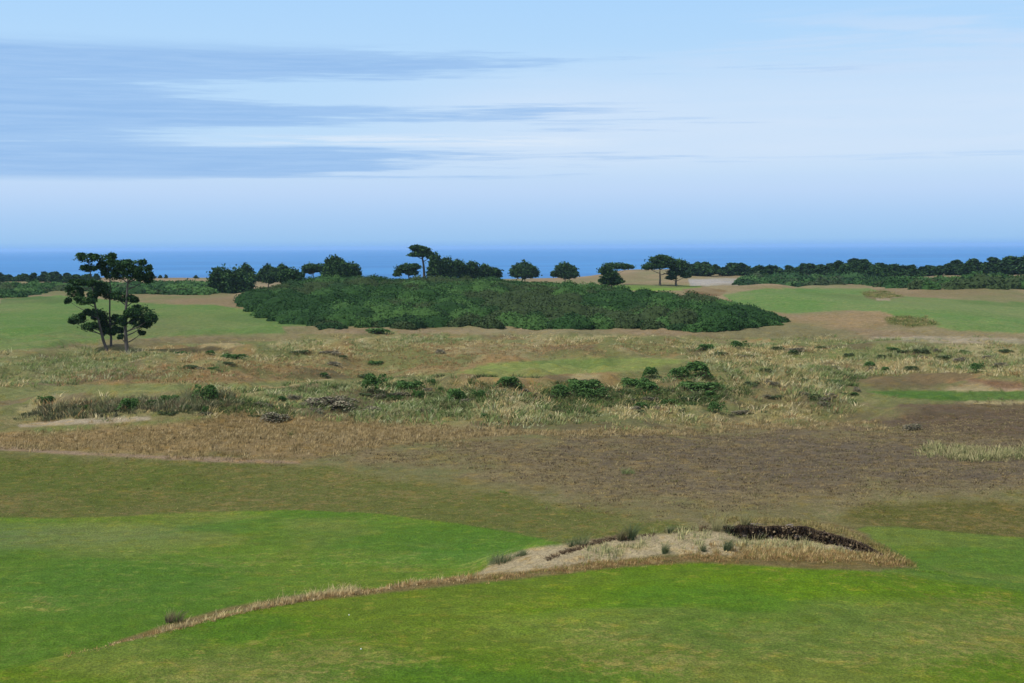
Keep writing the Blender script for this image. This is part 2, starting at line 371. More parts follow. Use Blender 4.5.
gq = (CA[j, 1]/(CA[j, 0]+1e-6) > 1.35)
for sd_, th_, c_, am in ((201, .54, (114, 128, 52), .4), (203, .55, (80, 122, 38), .6), (207, .60, (134, 138, 84), .35)):
    w_ = ss(th_-.07, th_+.08, fbm(V[j, 0]*.11+.3*V[j, 1]*.1, V[j, 1]*.17, sd_, 5))*am*gq
    for A_ in (CA, CB): A_[j] += (alb(c_)-A_[j])*w_[:, None]
CA[j] *= np.where(gq[:, None], (1.14, 1.11, .84), 1.); CB[j] *= np.where(gq[:, None], (1.14, 1.12, .88), 1.)
# broad drifts of drier and greener turf on the far ground
j = np.nonzero((V[:, 1] > 150) & (V[:, 1] < 640))[0]
for sd_, th_, c_, am in ((181, .55, (142, 148, 92), .2), (183, .55, (96, 126, 64), .5), (187, .60, (148, 126, 96), .4), (189, .62, (176, 160, 126), .4)):
    w_ = ss(th_-.06, th_+.08, fbm(V[j, 0]*.05, V[j, 1]*.022, sd_, 5))*am
    gq = CA[j, 1]/(CA[j, 0]+1e-6) > 1.12
    w_ = w_*np.where(gq & (sd_ > 184), .35, 1)*np.where(~gq & (sd_ == 183), .6, 1)
    for A_ in (CA, CB): A_[j] += (alb(c_)-A_[j])*w_[:, None]
grn = CA[i, 1]/(CA[i, 0]+1e-6) > 1.12            # leave the mown strips alone
for sd_, th_, c_ in ((161, .53, (116, 122, 74)), (163, .61, (156, 128, 86)), (167, .64, (172, 160, 118)), (169, .63, (112, 100, 74))):
    w_ = ss(th_-.05, th_+.06, fbm(gx*.16, gy*.10, sd_, 5))*np.where(grn, .12, .75)
    for A_ in (CA, CB): A_[i] += (alb(c_)-A_[i])*w_[:, None]
me = arrmesh('ground', V, Q, M_ground, None, True)
w_ = np.where(grn, 0, .14); CA[i] *= (1+w_)[:, None]; CB[i] *= (1+w_)[:, None]
CA = np.clip(CA, .002, 1); CB = np.clip(CB, .002, 1)
setcol(me, 'colA', CA, AL); setcol(me, 'colB', CB)
tag(link(bpy.data.objects.new('ground', me)), kind='structure')

# sea
sv = [(-32000, -32000, -16), (32000, -32000, -16), (32000, 32000, -16), (-32000, 32000, -16)]
tag(link(bpy.data.objects.new('sea', arrmesh('sea', sv, [(0, 1, 2, 3)], M_sea))), kind='structure')

# ------------------------------------------------------------------ leaf clouds
def cards(P, size, col, up=.35, seed=None, elong=1.5):
    """one small leaf-clump face (a triangle pair) at every point"""
    n = len(P)
    nrm = rng.normal(size=(n, 3)); nrm[:, 2] = np.abs(nrm[:, 2])+up; nrm /= np.linalg.norm(nrm, axis=1)[:, None]
    t = rng.normal(size=(n, 3)); t -= (t*nrm).sum(1)[:, None]*nrm; t /= np.linalg.norm(t, axis=1)[:, None]
    bb = np.cross(nrm, t); s_ = (size*(.6+.8*rng.random(n)))[:, None]
    V = np.stack([P-t*s_*elong*.5, P+bb*s_*.5, P+t*s_*elong*.5, P-bb*s_*.5], 1).reshape(-1, 3)
    Fc = np.arange(4*n).reshape(-1, 4)
    return V, Fc, np.repeat(col, 4, 0)
def join(parts):
    V = []; Fc = []; C = []; o = 0
    for v, f, c in parts:
        V.append(v); Fc.append(np.asarray(f)+o); C.append(c); o += len(v)
    return np.concatenate(V), np.concatenate(Fc), np.concatenate(C)
def ellip(n, c, r, flat=.35, shell=.55):
    """points through the outer part of an ellipsoid, flattened underneath, broken into lobes"""
    p = rng.normal(size=(n, 3)); p /= np.linalg.norm(p, axis=1)[:, None]
    lob = 1+.22*np.sin(p[:, 0]*5+c[0]*3)*np.cos(p[:, 1]*5+c[1]*2)+.12*np.sin(p[:, 2]*9+p[:, 0]*7+c[2])
    rad = (shell+(1-shell)*rng.random(n)**.6)*lob
    p = p*rad[:, None]; p[:, 2] = np.where(p[:, 2] < 0, p[:, 2]*flat*1.6, p[:, 2])
    return np.asarray(c)+p*np.asarray(r)
PINE = np.array([(.024, .060, .020), (.034, .080, .024), (.055, .112, .034), (.014, .036, .015)])
def pcol(n, pal=PINE, m=1.0): return pal[rng.integers(0, len(pal), n)]*(.8+.4*rng.random(n))[:, None]*m
def tube(pts, rad, k=7):
    pts = np.asarray(pts, float); V = []; 
    for i, p in enumerate(pts):
        d = pts[min(i+1, len(pts)-1)]-pts[max(i-1, 0)]; d /= np.linalg.norm(d)+1e-9
        a = np.cross(d, (0, 1, .1)); a /= np.linalg.norm(a); b_ = np.cross(d, a)
        for j in range(k):
            th = 2*math.pi*j/k; V.append(p+(a*math.cos(th)+b_*math.sin(th))*rad[i]*(1+.12*math.sin(3*th+i)))
    Fc = [(i*k+j, i*k+(j+1) % k, (i+1)*k+(j+1) % k, (i+1)*k+j) for i in range(len(pts)-1) for j in range(k)]
    return np.array(V), np.array(Fc), np.zeros((len(V), 3))
def bez(a, b_, c, n=7):
    t = np.linspace(0, 1, n)[:, None]; return (1-t)**2*a+2*t*(1-t)*b_+t*t*c
def make_tree(base, trunk_pts, r0_, pads, label, cat='tree', group=None, size=.3, dens=1., name='pine_tree', pal=PINE, flat=.35, root_rad=None):
    """trunk_pts: world points; pads: (centre, radii)"""
    root = link(bpy.data.objects.new(name, None)); root.location = tuple(base); root.empty_display_size = .5
    tag(root, label, cat, group)
    base = np.asarray(base, float)
    tp = np.asarray(trunk_pts, float)-base
    n = 14; tt = np.linspace(0, 1, n); seg = np.linspace(0, 1, len(tp))
    sp_ = np.stack([np.interp(tt, seg, tp[:, i]) for i in range(3)], 1)
    sp_[1:-1] = (sp_[:-2]+2*sp_[1:-1]+sp_[2:])/4
    sp_ += (rng.random(sp_.shape)-.5)*.06*(tt[:, None] > 0)
    rd = r0_*(1.15-.85*tt); rd[0] *= 1.35
    parts = [tube(sp_, rd)]
    for c, r, *lf in pads:
        c = np.asarray(c)-base
        if lf and not lf[0]: continue
        # limb leaves the trunk a little below the pad
        zi = max(c[2]-.35*abs(c[0]-np.interp(c[2], sp_[:, 2], sp_[:, 0]))-.5, sp_[0, 2]+.5)
        s0 = np.array([np.interp(zi, sp_[:, 2], sp_[:, i]) for i in range(3)])
        midp = (s0+c)/2+np.array([0, 0, -.25*np.linalg.norm(c-s0)*.5])
        rr = r0_*.38
        parts.append(tube(bez(s0, midp, c), np.linspace(rr, rr*.35, 7), 5))
        for q in range(0 if r[0] < .8 else 3):
            e = c+(rng.random(3)-.5)*2*np.asarray(r)*(.75, .75, .3)
            parts.append(tube(bez(s0*.3+c*.7, (c+e)/2, e, 4), np.linspace(rr*.5, rr*.15, 4), 4))
    v, f, c_ = join(parts)
    tr = link(bpy.data.objects.new('trunk', arrmesh('trunk', v, f, M_bark, None, True)), root)
    cp_ = []
    for c, r, *lf in pads:
        vol = r[0]*r[1]*r[2]; nn = int(dens*(260+520*(r[0]*max(r[2], .3))/(size*8)))
        pts = ellip(nn, np.asarray(c)-base, r, flat)
        cp_.append(cards(pts, size, pcol(nn, pal)))
        # stray tufts round the rim
        k = nn//6; q = ellip(k, np.asarray(c)-base, np.asarray(r)*1.22, flat, .85); cp_.append(cards(q, size*.8, pcol(k, pal)))
    v, f, c_ = join(cp_)
    link(bpy.data.objects.new('crown', arrmesh('crown', v, f, M_leaf, c_)), root)
    return root
def copy_tree(o, loc, scale, rz, label, group, cat=None):
    c = o.copy(); COL.objects.link(c); c.location = loc; c.scale = scale; c.rotation_euler = (0, 0, rz)
    tag(c, label, cat, group)
    for ch in o.children:
        d = ch.copy(); COL.objects.link(d); d.parent = c
    return c

# ------------------------------------------------------------------ the three pines, left
DT = hit(112, 350)[1]
def zp(X_, Y_, dd=0.):                          # point of the enlarged photograph crop -> world, at the pines' distance
    return at(60+X_/5.94, 245+Y_/5.94, DT+dd)
pxm = DT/F/5.94
def pads_z(lst, dd0):
    out = []
    for X_, Y_, w_, hh in lst:
        dd = dd0+random.uniform(-.9, .9)
        rx = w_/2*pxm; rz = hh/2*pxm
        out.append((zp(X_, Y_, dd), (rx*.92, max(rx*.75, rz), rz*1.0), 1))
        for q in range(3):                      # ragged side clumps
            sx_ = random.choice((-1, 1))*random.uniform(.45, .85); out.append((zp(X_+sx_*w_/2, Y_+random.uniform(-.4, .35)*hh, dd+random.uniform(-.6, .6)), (rx*.36, rx*.36, rz*.5), 0))
    return out
def gbase(p): return np.array([p[0], p[1], float(h(p[0], p[1]))])
for nm, tr, rad, pads, dd, lab in (
    ('l', [(287, 608), (255, 560), (235, 480), (212, 380), (198, 280), (182, 190), (172, 110)], .15,
     [(165, 78, 140, 50), (205, 70, 60, 34), (170, 136, 94, 46), (110, 224, 100, 40), (88, 278, 110, 72), (50, 330, 40, 34), (150, 332, 120, 44), (185, 300, 60, 44), (190, 226, 60, 40),
      (105, 438, 100, 56), (80, 455, 50, 30), (172, 486, 96, 50), (200, 405, 96, 46), (160, 395, 40, 26)], 0,
     'leftmost of the three dark fairway pines, its pale trunk bowed left'),
    ('m', [(305, 606), (305, 540), (295, 440), (297, 330), (300, 240), (290, 160)], .125,
     [(275, 90, 120, 70), (300, 70, 60, 30), (245, 118, 50, 40), (300, 168, 110, 84), (252, 262, 90, 84), (285, 300, 60, 40), (240, 420, 90, 60), (300, 465, 110, 80), (285, 512, 80, 46), (345, 440, 60, 50), (250, 495, 50, 40)], 1.2,
     'middle one of the three dark pines on the left fairway, with a thin upright trunk'),
    ('r', [(405, 606), (388, 540), (388, 440), (396, 340), (402, 240), (405, 160)], .19,
     [(345, 118, 130, 60), (400, 145, 110, 70), (445, 122, 130, 60), (500, 160, 90, 70), (525, 195, 60, 70), (430, 180, 120, 60), (350, 175, 90, 70), (375, 312, 120, 50), (330, 300, 60, 40), (440, 325, 50, 34),
      (430, 400, 90, 60), (490, 410, 130, 90), (545, 430, 70, 70), (465, 465, 100, 60), (510, 470, 70, 50), (484, 522, 40, 26), (350, 505, 60, 40), (358, 545, 36, 24), (370, 450, 60, 60)], -.6,
     'rightmost of the three dark fairway pines, with a wide low right limb')):
    tp = [zp(a, b_, dd) for a, b_ in tr]
    bs = gbase(tp[0]); tp[0] = bs+np.array([0, 0, -.3])
    if nm == 'r':
        pass
    make_tree(bs, tp, rad, pads_z(pads, dd), lab, 'tree', 'three pines on the left fairway', .15, 1.0, flat=.6)

# ------------------------------------------------------------------ single trees on the skyline
def sky_tree(u, vtop, D, wpx, hpx, label, lobes=None, group=None, size=.5, lean=0, name='coastal_tree', trunk=.2, under=.15, dens=1.):
    """crown wpx x hpx with its top at (u, vtop); trunk down to the ground at depth D"""
    m = D/F; top = at(u, vtop, D); zb = float(h(top[0], D))
    rx = wpx/2*m; rz = hpx/2*m
    pads = []
    if lobes is None:
        lobes = [(0, .1, .62, .9), (-.5, .35, .5, .62), (.5, .35, .5, .6), (-.2, .6, .6, .5), (.35, .65, .5, .45)]
    lobes = [(a+random.uniform(-.1, .1), b_+random.uniform(-.05, .08), sw*random.uniform(.85, 1.1), sh*random.uniform(.85, 1.1)) for a, b_, sw, sh in lobes]
    lobes += [(random.uniform(-.8, .8), random.uniform(.25, .7), random.uniform(.2, .32), random.uniform(.25, .4)) for _ in range(4)]
    for a, b_, sw, sh in lobes:
        c = at(u+a*wpx/2, vtop+hpx/2*(b_*1.3+sh*.35), D+random.uniform(-.4, .4)*rx)
        pads.append((c, (rx*sw, rx*sw*.9, rz*sh)))
    bx = top[0]+lean*m
    bs = np.array([bx, D, zb])
    tp = [bs-np.array([0, 0, .4]), bs*.6+pads[0][0]*.4, pads[0][0]]
    return make_tree(bs, tp, trunk, pads, label, 'tree', group, size, dens, name, flat=.6)
DOME = [(0, .05, .55, .7), (-.42, .3, .5, .6), (.42, .32, .5, .6), (-.2, .6, .75, .5), (.3, .7, .75, .5), (-.75, .62, .3, .4), (.75, .66, .3, .36)]
sky_tree(222, 273, 352, 30, 24, 'dark rounded tree at the left end of the gorse, its crown down to the ground', [(0, .1, .7, .9), (-.5, .5, .5, .7), (.5, .5, .6, .7), (0, .8, .8, .7)], None, .5)
sky_tree(238, 273, 350, 32, 24, 'broad dark tree beside the rounded one at the left end of the gorse', [(-.3, .2, .7, .8), (.4, .6, .6, .7), (0, .9, .8, .6)], None, .5)
sky_tree(245, 268.5, 420, 22, 19, 'low domed tree behind the pair at the left end of the gorse', DOME, None, .5)
sky_tree(268, 268.5, 430, 24, 18, 'flat topped tree left of the narrow bushy one above the gorse', DOME, None, .5)
sky_tree(281, 268, 425, 20, 14, 'narrow bushy tree between two dark crowns above the gorse', None, None, .5)
sky_tree(291, 271.5, 350, 26, 13, 'low dark bushy tree standing in the back edge of the gorse', [(0, .2, .8, .9), (-.5, .5, .5, .7), (.5, .5, .5, .7)], None, .5)
sky_tree(312, 265.5, 410, 23, 12, 'small umbrella shaped tree with thin bare trunks against the sea', [(0, 0, .75, .7), (-.5, .25, .45, .5), (.5, .25, .45, .5)], None, .45, 2)
sky_tree(336, 261, 380, 34, 24, 'largest domed tree left of centre above the gorse, wide as a hill', [(-.1, .0, .6, .8), (-.45, .45, .5, .7), (.35, .35, .55, .7), (.6, .65, .4, .5), (-.1, .8, .8, .6)], None, .5)
sky_tree(352, 266, 382, 22, 17, 'low right shoulder tree against the largest dome above the gorse', [(0, .2, .8, .8), (.3, .6, .6, .6), (-.2, .8, .8, .5)], None, .5)
# tall umbrella pine and its neighbours
m = 400/F
def padpx(lst, D): return [(at(a, b_, D+random.uniform(-1, 1)), (c/2*D/F, c/2*D/F*.85, d/2*D/F)) for a, b_, c, d in lst]
bs = gbase(at(424.5, 280, 400)); bs2 = bs
make_tree(bs, [bs-np.array([0, 0, .3]), at(424, 268, 400), at(422.5, 258, 400), at(420, 251, 400)], .38,
          padpx([(417, 248, 14, 6), (421, 250, 18, 7), (415, 255, 14, 5), (428, 253.5, 10, 6), (430, 257, 7, 5), (422, 255, 14, 5)], 400),
          'tall umbrella pine reaching above the horizon near the centre', 'tree', None, .4, 1.3)
bs = gbase(at(408, 282, 396))
make_tree(bs, [bs, at(409, 274, 396), at(408, 270, 396)], .22, padpx([(408, 268, 20, 9), (402, 271, 14, 7), (415, 267, 10, 7), (397, 275, 7, 4), (412, 273, 12, 7)], 396),
          'low spreading tree left under the tall umbrella pine', 'tree', None, .4, 1.2)
for i, (u, vt, w_, hh, lab) in enumerate((
    (435, 257.5, 17, 22, 'dark crown just right of the tall umbrella pine, top of the sloping clump'),
    (446, 260, 20, 20, 'second tree down in the sloping clump right of the umbrella pine'),
    (459, 262.5, 20, 17, 'middle tree of the sloping clump right of the umbrella pine'),
    (472, 264.5, 19, 14, 'rounded tree before the lowest end of the sloping clump'),
    (484, 267, 17, 11, 'small tree near the low end of the sloping clump'),
    (494, 269.5, 16, 8, 'last and lowest tree at the right end of the sloping clump'))):
    sky_tree(u, vt, 398+i*3, w_, hh, lab, [(0, .1, .8, .8), (-.4, .6, .6, .6), (.4, .6, .6, .6), (0, 1.0, .9, .6)], 'sloping clump beside the umbrella pine', .42)
sky_tree(525, 265, 470, 29, 17, 'lone domed tree in front of the sea right of the clump', DOME, None, .5)
sky_tree(565, 265.5, 470, 26, 16, 'lone flattened tree on the coast dune, second from the clump', DOME, None, .5)
sky_tree(617, 263.8, 430, 32, 8, 'wide flat crowned tree behind the leaning bush at the end of the gorse', [(-.3, .2, .5, .8), (.2, .3, .6, .7), (.6, .4, .4, .5)], None, .45, -8)
bs = gbase(at(612, 288, 330))
make_tree(bs, [bs, at(611, 282, 330), at(607, 276, 330)], .25, padpx([(606, 271, 14, 9), (611, 276, 17, 8), (617, 281, 12, 7), (605, 281, 12, 8), (611, 283, 16, 6)], 330),
          'dark leaning pine with a pale trunk at the back right of the gorse', 'tree', None, .4, 1.3)
bs = hit(660, 285.5)
D_ = bs[1]
make_tree(bs, [bs, at(660, 276, D_), at(660, 268, D_)], .30, padpx([(662, 260, 26, 8), (655, 266, 22, 9), (668, 265, 26, 10), (648, 267.5, 12, 6), (678, 267, 16, 9), (662, 257.5, 14, 5)], D_),
          'flat topped cypress with an upright trunk beside the bright green strip', 'tree', None, .42, 1.3, 'cypress_tree')
bs = hit(676, 285.8); D_ = bs[1]
make_tree(bs, [bs, at(676, 277, D_), at(680, 270, D_)], .28, padpx([(680, 266, 16, 12), (676, 273, 18, 8), (686, 276, 10, 6), (671, 278, 10, 5)], D_),
          'ragged cypress leaning against the flat topped one', 'tree', None, .42, 1.2, 'cypress_tree')

# ------------------------------------------------------------------ rows of small pines along the coast
protos = []
for k in range(5):
    b0 = np.array([0., 0, 0]); hgt = 4.0
    pd = []
    for q in range(5):
        t = q/4
        pd.append((np.array([random.uniform(-.7, .7)*(1-t*.6), random.uniform(-.6, .6), 1.0+t*(2.3+.25*k)]), (1.9-1.2*t+random.uniform(-.2, .2), 1.8-1.1*t, .95-.25*t)))
    o = make_tree(b0, [b0, (0.05, 0, 1.6), (0, 0, 3.2)], .14, pd, 'x', 'tree', 'g', .38, .9, 'shore_pine', flat=.8)
    protos.append(o)
used = [False]*5
def place_row(u, vtop, D, label, group, wf=1.):
    top = at(u, vtop, D); zb = float(h(top[0], D))-.1
    s_ = max((top[2]-zb)/(4.0+.15), .35)
    k = random.randrange(5)
    sc = (s_*wf*random.uniform(.9, 1.9), s_*wf*random.uniform(.9, 1.3), s_)
    loc = (top[0], D, zb)
    if not used[k]:
        used[k] = True; o = protos[k]; o.location = loc; o.scale = sc; o.rotation_euler = (0, 0, random.uniform(0, 6)); o['label'] = label; o['group'] = group
    else: copy_tree(protos[k], loc, sc, random.uniform(0, 6), label, group)
RG = 'dark pines in the row along the right coast'; RL = 'small dark pine in the unbroken row along the coast at right'
tops = [(684, 263), (700, 263), (740, 264), (760, 263), (780, 265), (800, 263), (815, 265), (835, 261), (860, 260), (880, 264), (900, 263), (920, 265), (940, 262), (960, 259.5), (975, 258), (990, 260), (1005, 257.5), (1024, 256), (1100, 254), (1200, 253)]
for u in np.arange(682, 1130, 4.6):
    uu = u+random.uniform(-2.5, 2.5)
    vt = np.interp(uu, [a for a, _ in tops], [b_ for _, b_ in tops])+random.uniform(-1.2, 4.8)+1.0
    place_row(uu, vt, random.uniform(500, 560), RL, RG, 1.7)
for u in np.arange(838, 892, 6):
    uu = u+random.uniform(-3, 3)
    place_row(uu, np.interp(uu, [835, 880, 900, 1024], [264, 265, 269, 264])+random.uniform(-1, 2), random.uniform(470, 500), 'small dark pine in front of the coastal row, over the right gorse hedge', 'dark pines in front of the right coastal row', 1.1)
LG = 'dark pines in the row along the left coast'; LL = 'small dark pine in the low row along the coast at left'
for u in np.arange(-70, 100, 3.4):
    uu = u+random.uniform(-2, 2)
    if 35 < uu < 41: continue
    vt = (272.5 if 41 < uu < 57 else 275)+random.uniform(-1.3, 2.2)
    place_row(uu, vt, random.uniform(520, 575), LL, LG, 1.5)
for u, vt in ((147, 279), (153, 278.5), (160, 279.5), (166, 278.8), (196, 280)):
    place_row(u, vt, 590, 'tiny distant bush on the far dune between the three pines and the gorse', 'bushes on the far left dune', 1.3)

# ------------------------------------------------------------------ gorse
GOR = np.array([(.027, .070, .020), (.036, .090, .025), (.048, .112, .030), (.066, .140, .038), (.030, .070, .024), (.050, .080, .030)])
def gorse(poly_px, label, spacing, bh, dmin, dmax, size, per, name='gorse_thicket', pal=GOR, rf=(.62, .42), dark=1.):
    us = [p[0] for p in poly_px]
    x0 = (min(us)-512)/F; x1 = (max(us)-512)/F
    xs = []; 
    yy = np.arange(dmin, dmax, spacing)
    for y in yy:
        a0, a1 = x0*y-2, x1*y+2
        x = np.arange(min(a0, a1), max(a0, a1), spacing); xs.append(np.stack([x, np.full_like(x, y)], 1))
    g_ = np.concatenate(xs)+(rng.random((sum(len(a) for a in xs), 2))-.5)*spacing*1.3
    z = h(g_[:, 0], g_[:, 1]); U, Vv = project(g_[:, 0], g_[:, 1], z)
    d = inside(poly_px, U, Vv)
    k = d > 0; g_ = g_[k]; z = z[k]; d = d[k]
    # low-frequency variety in height: broad lumps with dips between
    lump = fbm(g_[:, 0]*.13, g_[:, 1]*.10, 91, 3)
    edge = ss(0, 5, d)
    hh = bh*(.45+1.1*lump)*(.6+.8*rng.random(len(g_)))*(.55+.45*edge)
    parts = []
    # opaque inner domes (the tangle of stems inside), then leaf clumps over them
    ring = 8; lv = [(1.0, .0), (.92, .45), (.6, .82), (.15, .98)]
    th = np.arange(ring)*2*math.pi/ring
    base = np.array([(math.cos(t)*r_, math.sin(t)*r_, zz) for r_, zz in lv for t in th])
    n = len(g_); rad = spacing*(rf[0]+rf[1]*rng.random(n))*(.6+.4*edge); asp = 1+.45*rng.random(n)
    cidx = fbm(g_[:, 0]*.06, g_[:, 1]*.05, 97, 3)
    bc = np.array([pal[min(len(pal)-1, int(np.clip((c-.3)*2.5+rng.normal()*.26, 0, .999)*len(pal)))] for c in cidx])*dark
    C = np.stack([g_[:, 0], g_[:, 1], z-.2], 1)
    V = (C[:, None, :]+base[None]*np.stack([rad*asp, rad, hh*.90], 1)[:, None, :]).reshape(-1, 3)
    q = [(i*ring+j, i*ring+(j+1) % ring, (i+1)*ring+(j+1) % ring, (i+1)*ring+j) for i in range(3) for j in range(ring)]
    q += [(24, 25, 26, 27), (24, 27, 28, 31), (28, 29, 30, 31)]
    Fq = (np.array(q)[None]+np.arange(n)[:, None, None]*32).reshape(-1, 4)
    parts.append((V, Fq, np.repeat(bc*.8, 32, 0)))
    rep = np.repeat(np.arange(n), per); m_ = len(rep)
    p = rng.normal(size=(m_, 3)); p[:, 2] = np.abs(p[:, 2]); p /= np.linalg.norm(p, axis=1)[:, None]
    p *= (.92+.15*rng.random(m_)+.06*np.sin(p[:, 0]*7+rep)*np.cos(p[:, 1]*8+rep*2))[:, None]
    P_ = C[rep]+p*np.stack([rad*asp, rad, hh*.96], 1)[rep]
    parts.append(cards(P_, np.full(m_, size), bc[rep]*(.8+.4*rng.random(m_))[:, None], .5))
    v, f, c = join(parts)
    o = link(bpy.data.objects.new(name, arrmesh(name, v, f, M_gorse, c)))
    tag(o, label, 'gorse', None, 'stuff'); return o
gorse([(243, 305), (250, 313), (272, 319), (290, 324), (330, 328), (420, 328), (520, 328), (640, 329), (700, 331), (745, 329), (786, 323), (768, 316), (735, 309), (700, 302), (660, 297), (600, 293), (540, 288), (500, 285), (400, 284), (330, 285), (280, 291), (250, 298)],
      'great dark green gorse thicket sprawling over the low hill in the middle distance', 3.0, 2.1, 190, 345, .20, 620)
gorse([(738, 286), (760, 287), (800, 286.5), (860, 284), (880, 282), (880, 274), (860, 272), (820, 271), (770, 273), (745, 279)],
      'domed gorse thicket right of the sandy path, below the coastal pine row', 4.0, 2.4, 340, 480, .5, 170, pal=GOR*np.array([1, 1, 1.2]))
gorse([(864, 285), (900, 289), (960, 289), (1024, 291), (1100, 292), (1200, 292), (1200, 280), (1024, 281), (960, 282), (900, 282), (875, 279)],
      'long dark gorse hedge above the tan hill at right', 3.8, 2.3, 280, 480, .45, 160)
gorse([(-150, 298), (0, 298), (30, 296), (50, 290), (120, 294), (210, 295), (222, 291), (205, 285), (120, 286), (60, 286), (0, 287), (-150, 287)],
      'low band of gorse behind the left fairway and the three pines', 3.8, 2.2, 290, 480, .45, 150, pal=GOR*1.1)

# individual shrubs ------------------------------------------------------
shp = []
def make_shrub(seed, pal, sq):
    n = 1500
    cx = rng.normal(size=(7, 2))*np.array([.30, .20]); ch = .6+.35*rng.random(7)
    k = rng.integers(0, 7, n)
    xy = cx[k]+rng.normal(size=(n, 2))*np.array([.22, .20])
    env = np.zeros(n)
    for q in range(7):
        env = np.maximum(env, ch[q]*np.exp(-((((xy-cx[q])/.40)**2).sum(1))**2))
    zz = env*sq*.75*(.35+.65*rng.random(n)**.5)+.02
    P = np.stack([xy[:, 0], xy[:, 1], zz], 1)
    parts = [cards(P, np.full(n, .062), pal[rng.integers(0, len(pal), n)]*(.7+.6*rng.random(n))[:, None], .3, None, 2.4)]
    v, f, c = join(parts); return arrmesh('dune_shrub', v, f, M_gorse, c)
SG = np.array([(.055, .120, .030), (.070, .150, .040), (.100, .18, .055)]); SB = np.array([(.24, .20, .14), (.18, .19, .11), (.30, .26, .18), (.14, .13, .09)])
SM = [make_shrub(i, SG, .9+.2*i) for i in range(4)]; BM = [make_shrub(i, SB, .9) for i in range(3)]
LM = [make_shrub(i, np.array([(.085, .125, .045), (.10, .14, .06), (.065, .11, .04), (.13, .14, .075)]), .75) for i in range(4)]
def shrub(u, v, wpx, hpx, label, group=None, brown=False, pool=None):
    p = hit(u, v); m_ = p[1]/F
    o = link(bpy.data.objects.new('dune_shrub', random.choice(pool or (BM if brown else SM))))
    o.location = (p[0], p[1], p[2]-.08); o.scale = (wpx*m_/1.55, wpx*m_/1.4, hpx*m_/.85)
    o.rotation_euler = (0, 0, random.uniform(-.4, .4)+random.choice((0, math.pi)))
    tag(o, label, 'shrub', group); return o
for a in (
    (371, 391, 28, 15, 'bright green shrub left of its similar neighbour on the dune crest left of centre'),
    (404, 390, 28, 14, 'bright green shrub right of its similar neighbour on the dune crest left of centre'),
    (420, 398, 13, 8, 'small green shrub just right of the pair on the dune crest'),
    (457, 399, 22, 13, 'dark green shrub in the straw grass left of the long flat one'),
    (481, 399, 16, 8, 'small dark green shrub right beside the one left of centre'),
    (508, 385, 30, 9, 'long flat green shrub in front of the small pale green putting area'),
    (578, 390, 34, 16, 'rounded green shrub in the middle of the dune belt'),
    (560, 396, 24, 10, 'low green shrub touching the left foot of the rounded one'),
    (586, 397, 30, 8, 'flat green shrub in front of the rounded one'),
    (632, 386, 28, 12, 'green shrub right of the pale putting area, left of the twin mound'),
    (650, 378, 20, 12, 'small dark round shrub behind the others right of the putting area'),
    (648, 391, 30, 10, 'wide low green shrub below the small dark round one'),
    (697, 376, 34, 15, 'largest dark green shrub at the right of the dune belt'),
    (678, 377, 24, 12, 'green shrub at the left foot of the largest one'),
    (690, 388, 44, 9, 'long low green shrub below the largest one'),
    (714, 412, 18, 9, 'green shrub at the edge of the brown heather slope'),
    (736, 349, 18, 7, 'dark green shrub below the right end of the gorse hill'),
    (707, 349, 20, 6, 'flat dark shrub below the gorse hill, left of its neighbour'),
    (271, 420, 28, 12, 'ragged brown shrub above the straw slope at left centre', None, True),
    (330, 407, 44, 14, 'wide grey brown shrub on the dune front left of centre', None, True),
    (372, 412, 30, 8, 'low grey brown shrub right of the wide one', None, True),
    (131, 408, 24, 12, 'bright green shrub behind the small sand bunker at left'),
    (174, 400, 20, 9, 'green shrub on the bank right of the small sand bunker'),
    (210, 401, 24, 14, 'dark olive shrub at the right end of the bunker bank'),
    (47, 402, 14, 7, 'small round shrub left on the pale green strip'),
    (228, 358, 26, 6, 'flat bright green shrub on the brown ground right of the three pines'),
    (379, 333.5, 30, 6, 'dark low shrub on the dirt below the front edge of the gorse'),
    (975, 372, 14, 8, 'green shrub on the right dune near the brown band'),
    (870, 368, 16, 7, 'green shrub on the right dune beside pale tussocks'),
    (911, 430, 18, 10, 'grey shrub at the left end of the pale grass clump on the heather', None, True),
    (17, 290, 20, 12, 'dark rounded bush standing above the gorse band at the far left')):
    shrub(*a)
for i in range(215):
    u = random.uniform(240, 860); v = random.triangular(374, 418, 396)
    if i % 5 == 0: u = random.uniform(700, 1015); v = random.uniform(348, 372)
    if i % 9 == 0: u = random.uniform(40, 250); v = random.uniform(400, 414)
    if i % 17 == 0: u = random.uniform(150, 450); v = random.uniform(352, 372)
    if 450 < u < 700 and v < 382: continue
    if u < 380 and 378 < v < 392: continue
    if u > 780 and v > 405: continue
    br = random.random() < .35
    shrub(u, v, random.uniform(7, 20), random.uniform(3, 6.5), 'small low grey brown shrub in the dune grass' if br else 'small low green shrub in the dune grass',
          'small brown shrubs scattered over the dune belt' if br else 'small green shrubs scattered over the dune belt', br, None if br or i % 4 == 0 else LM)

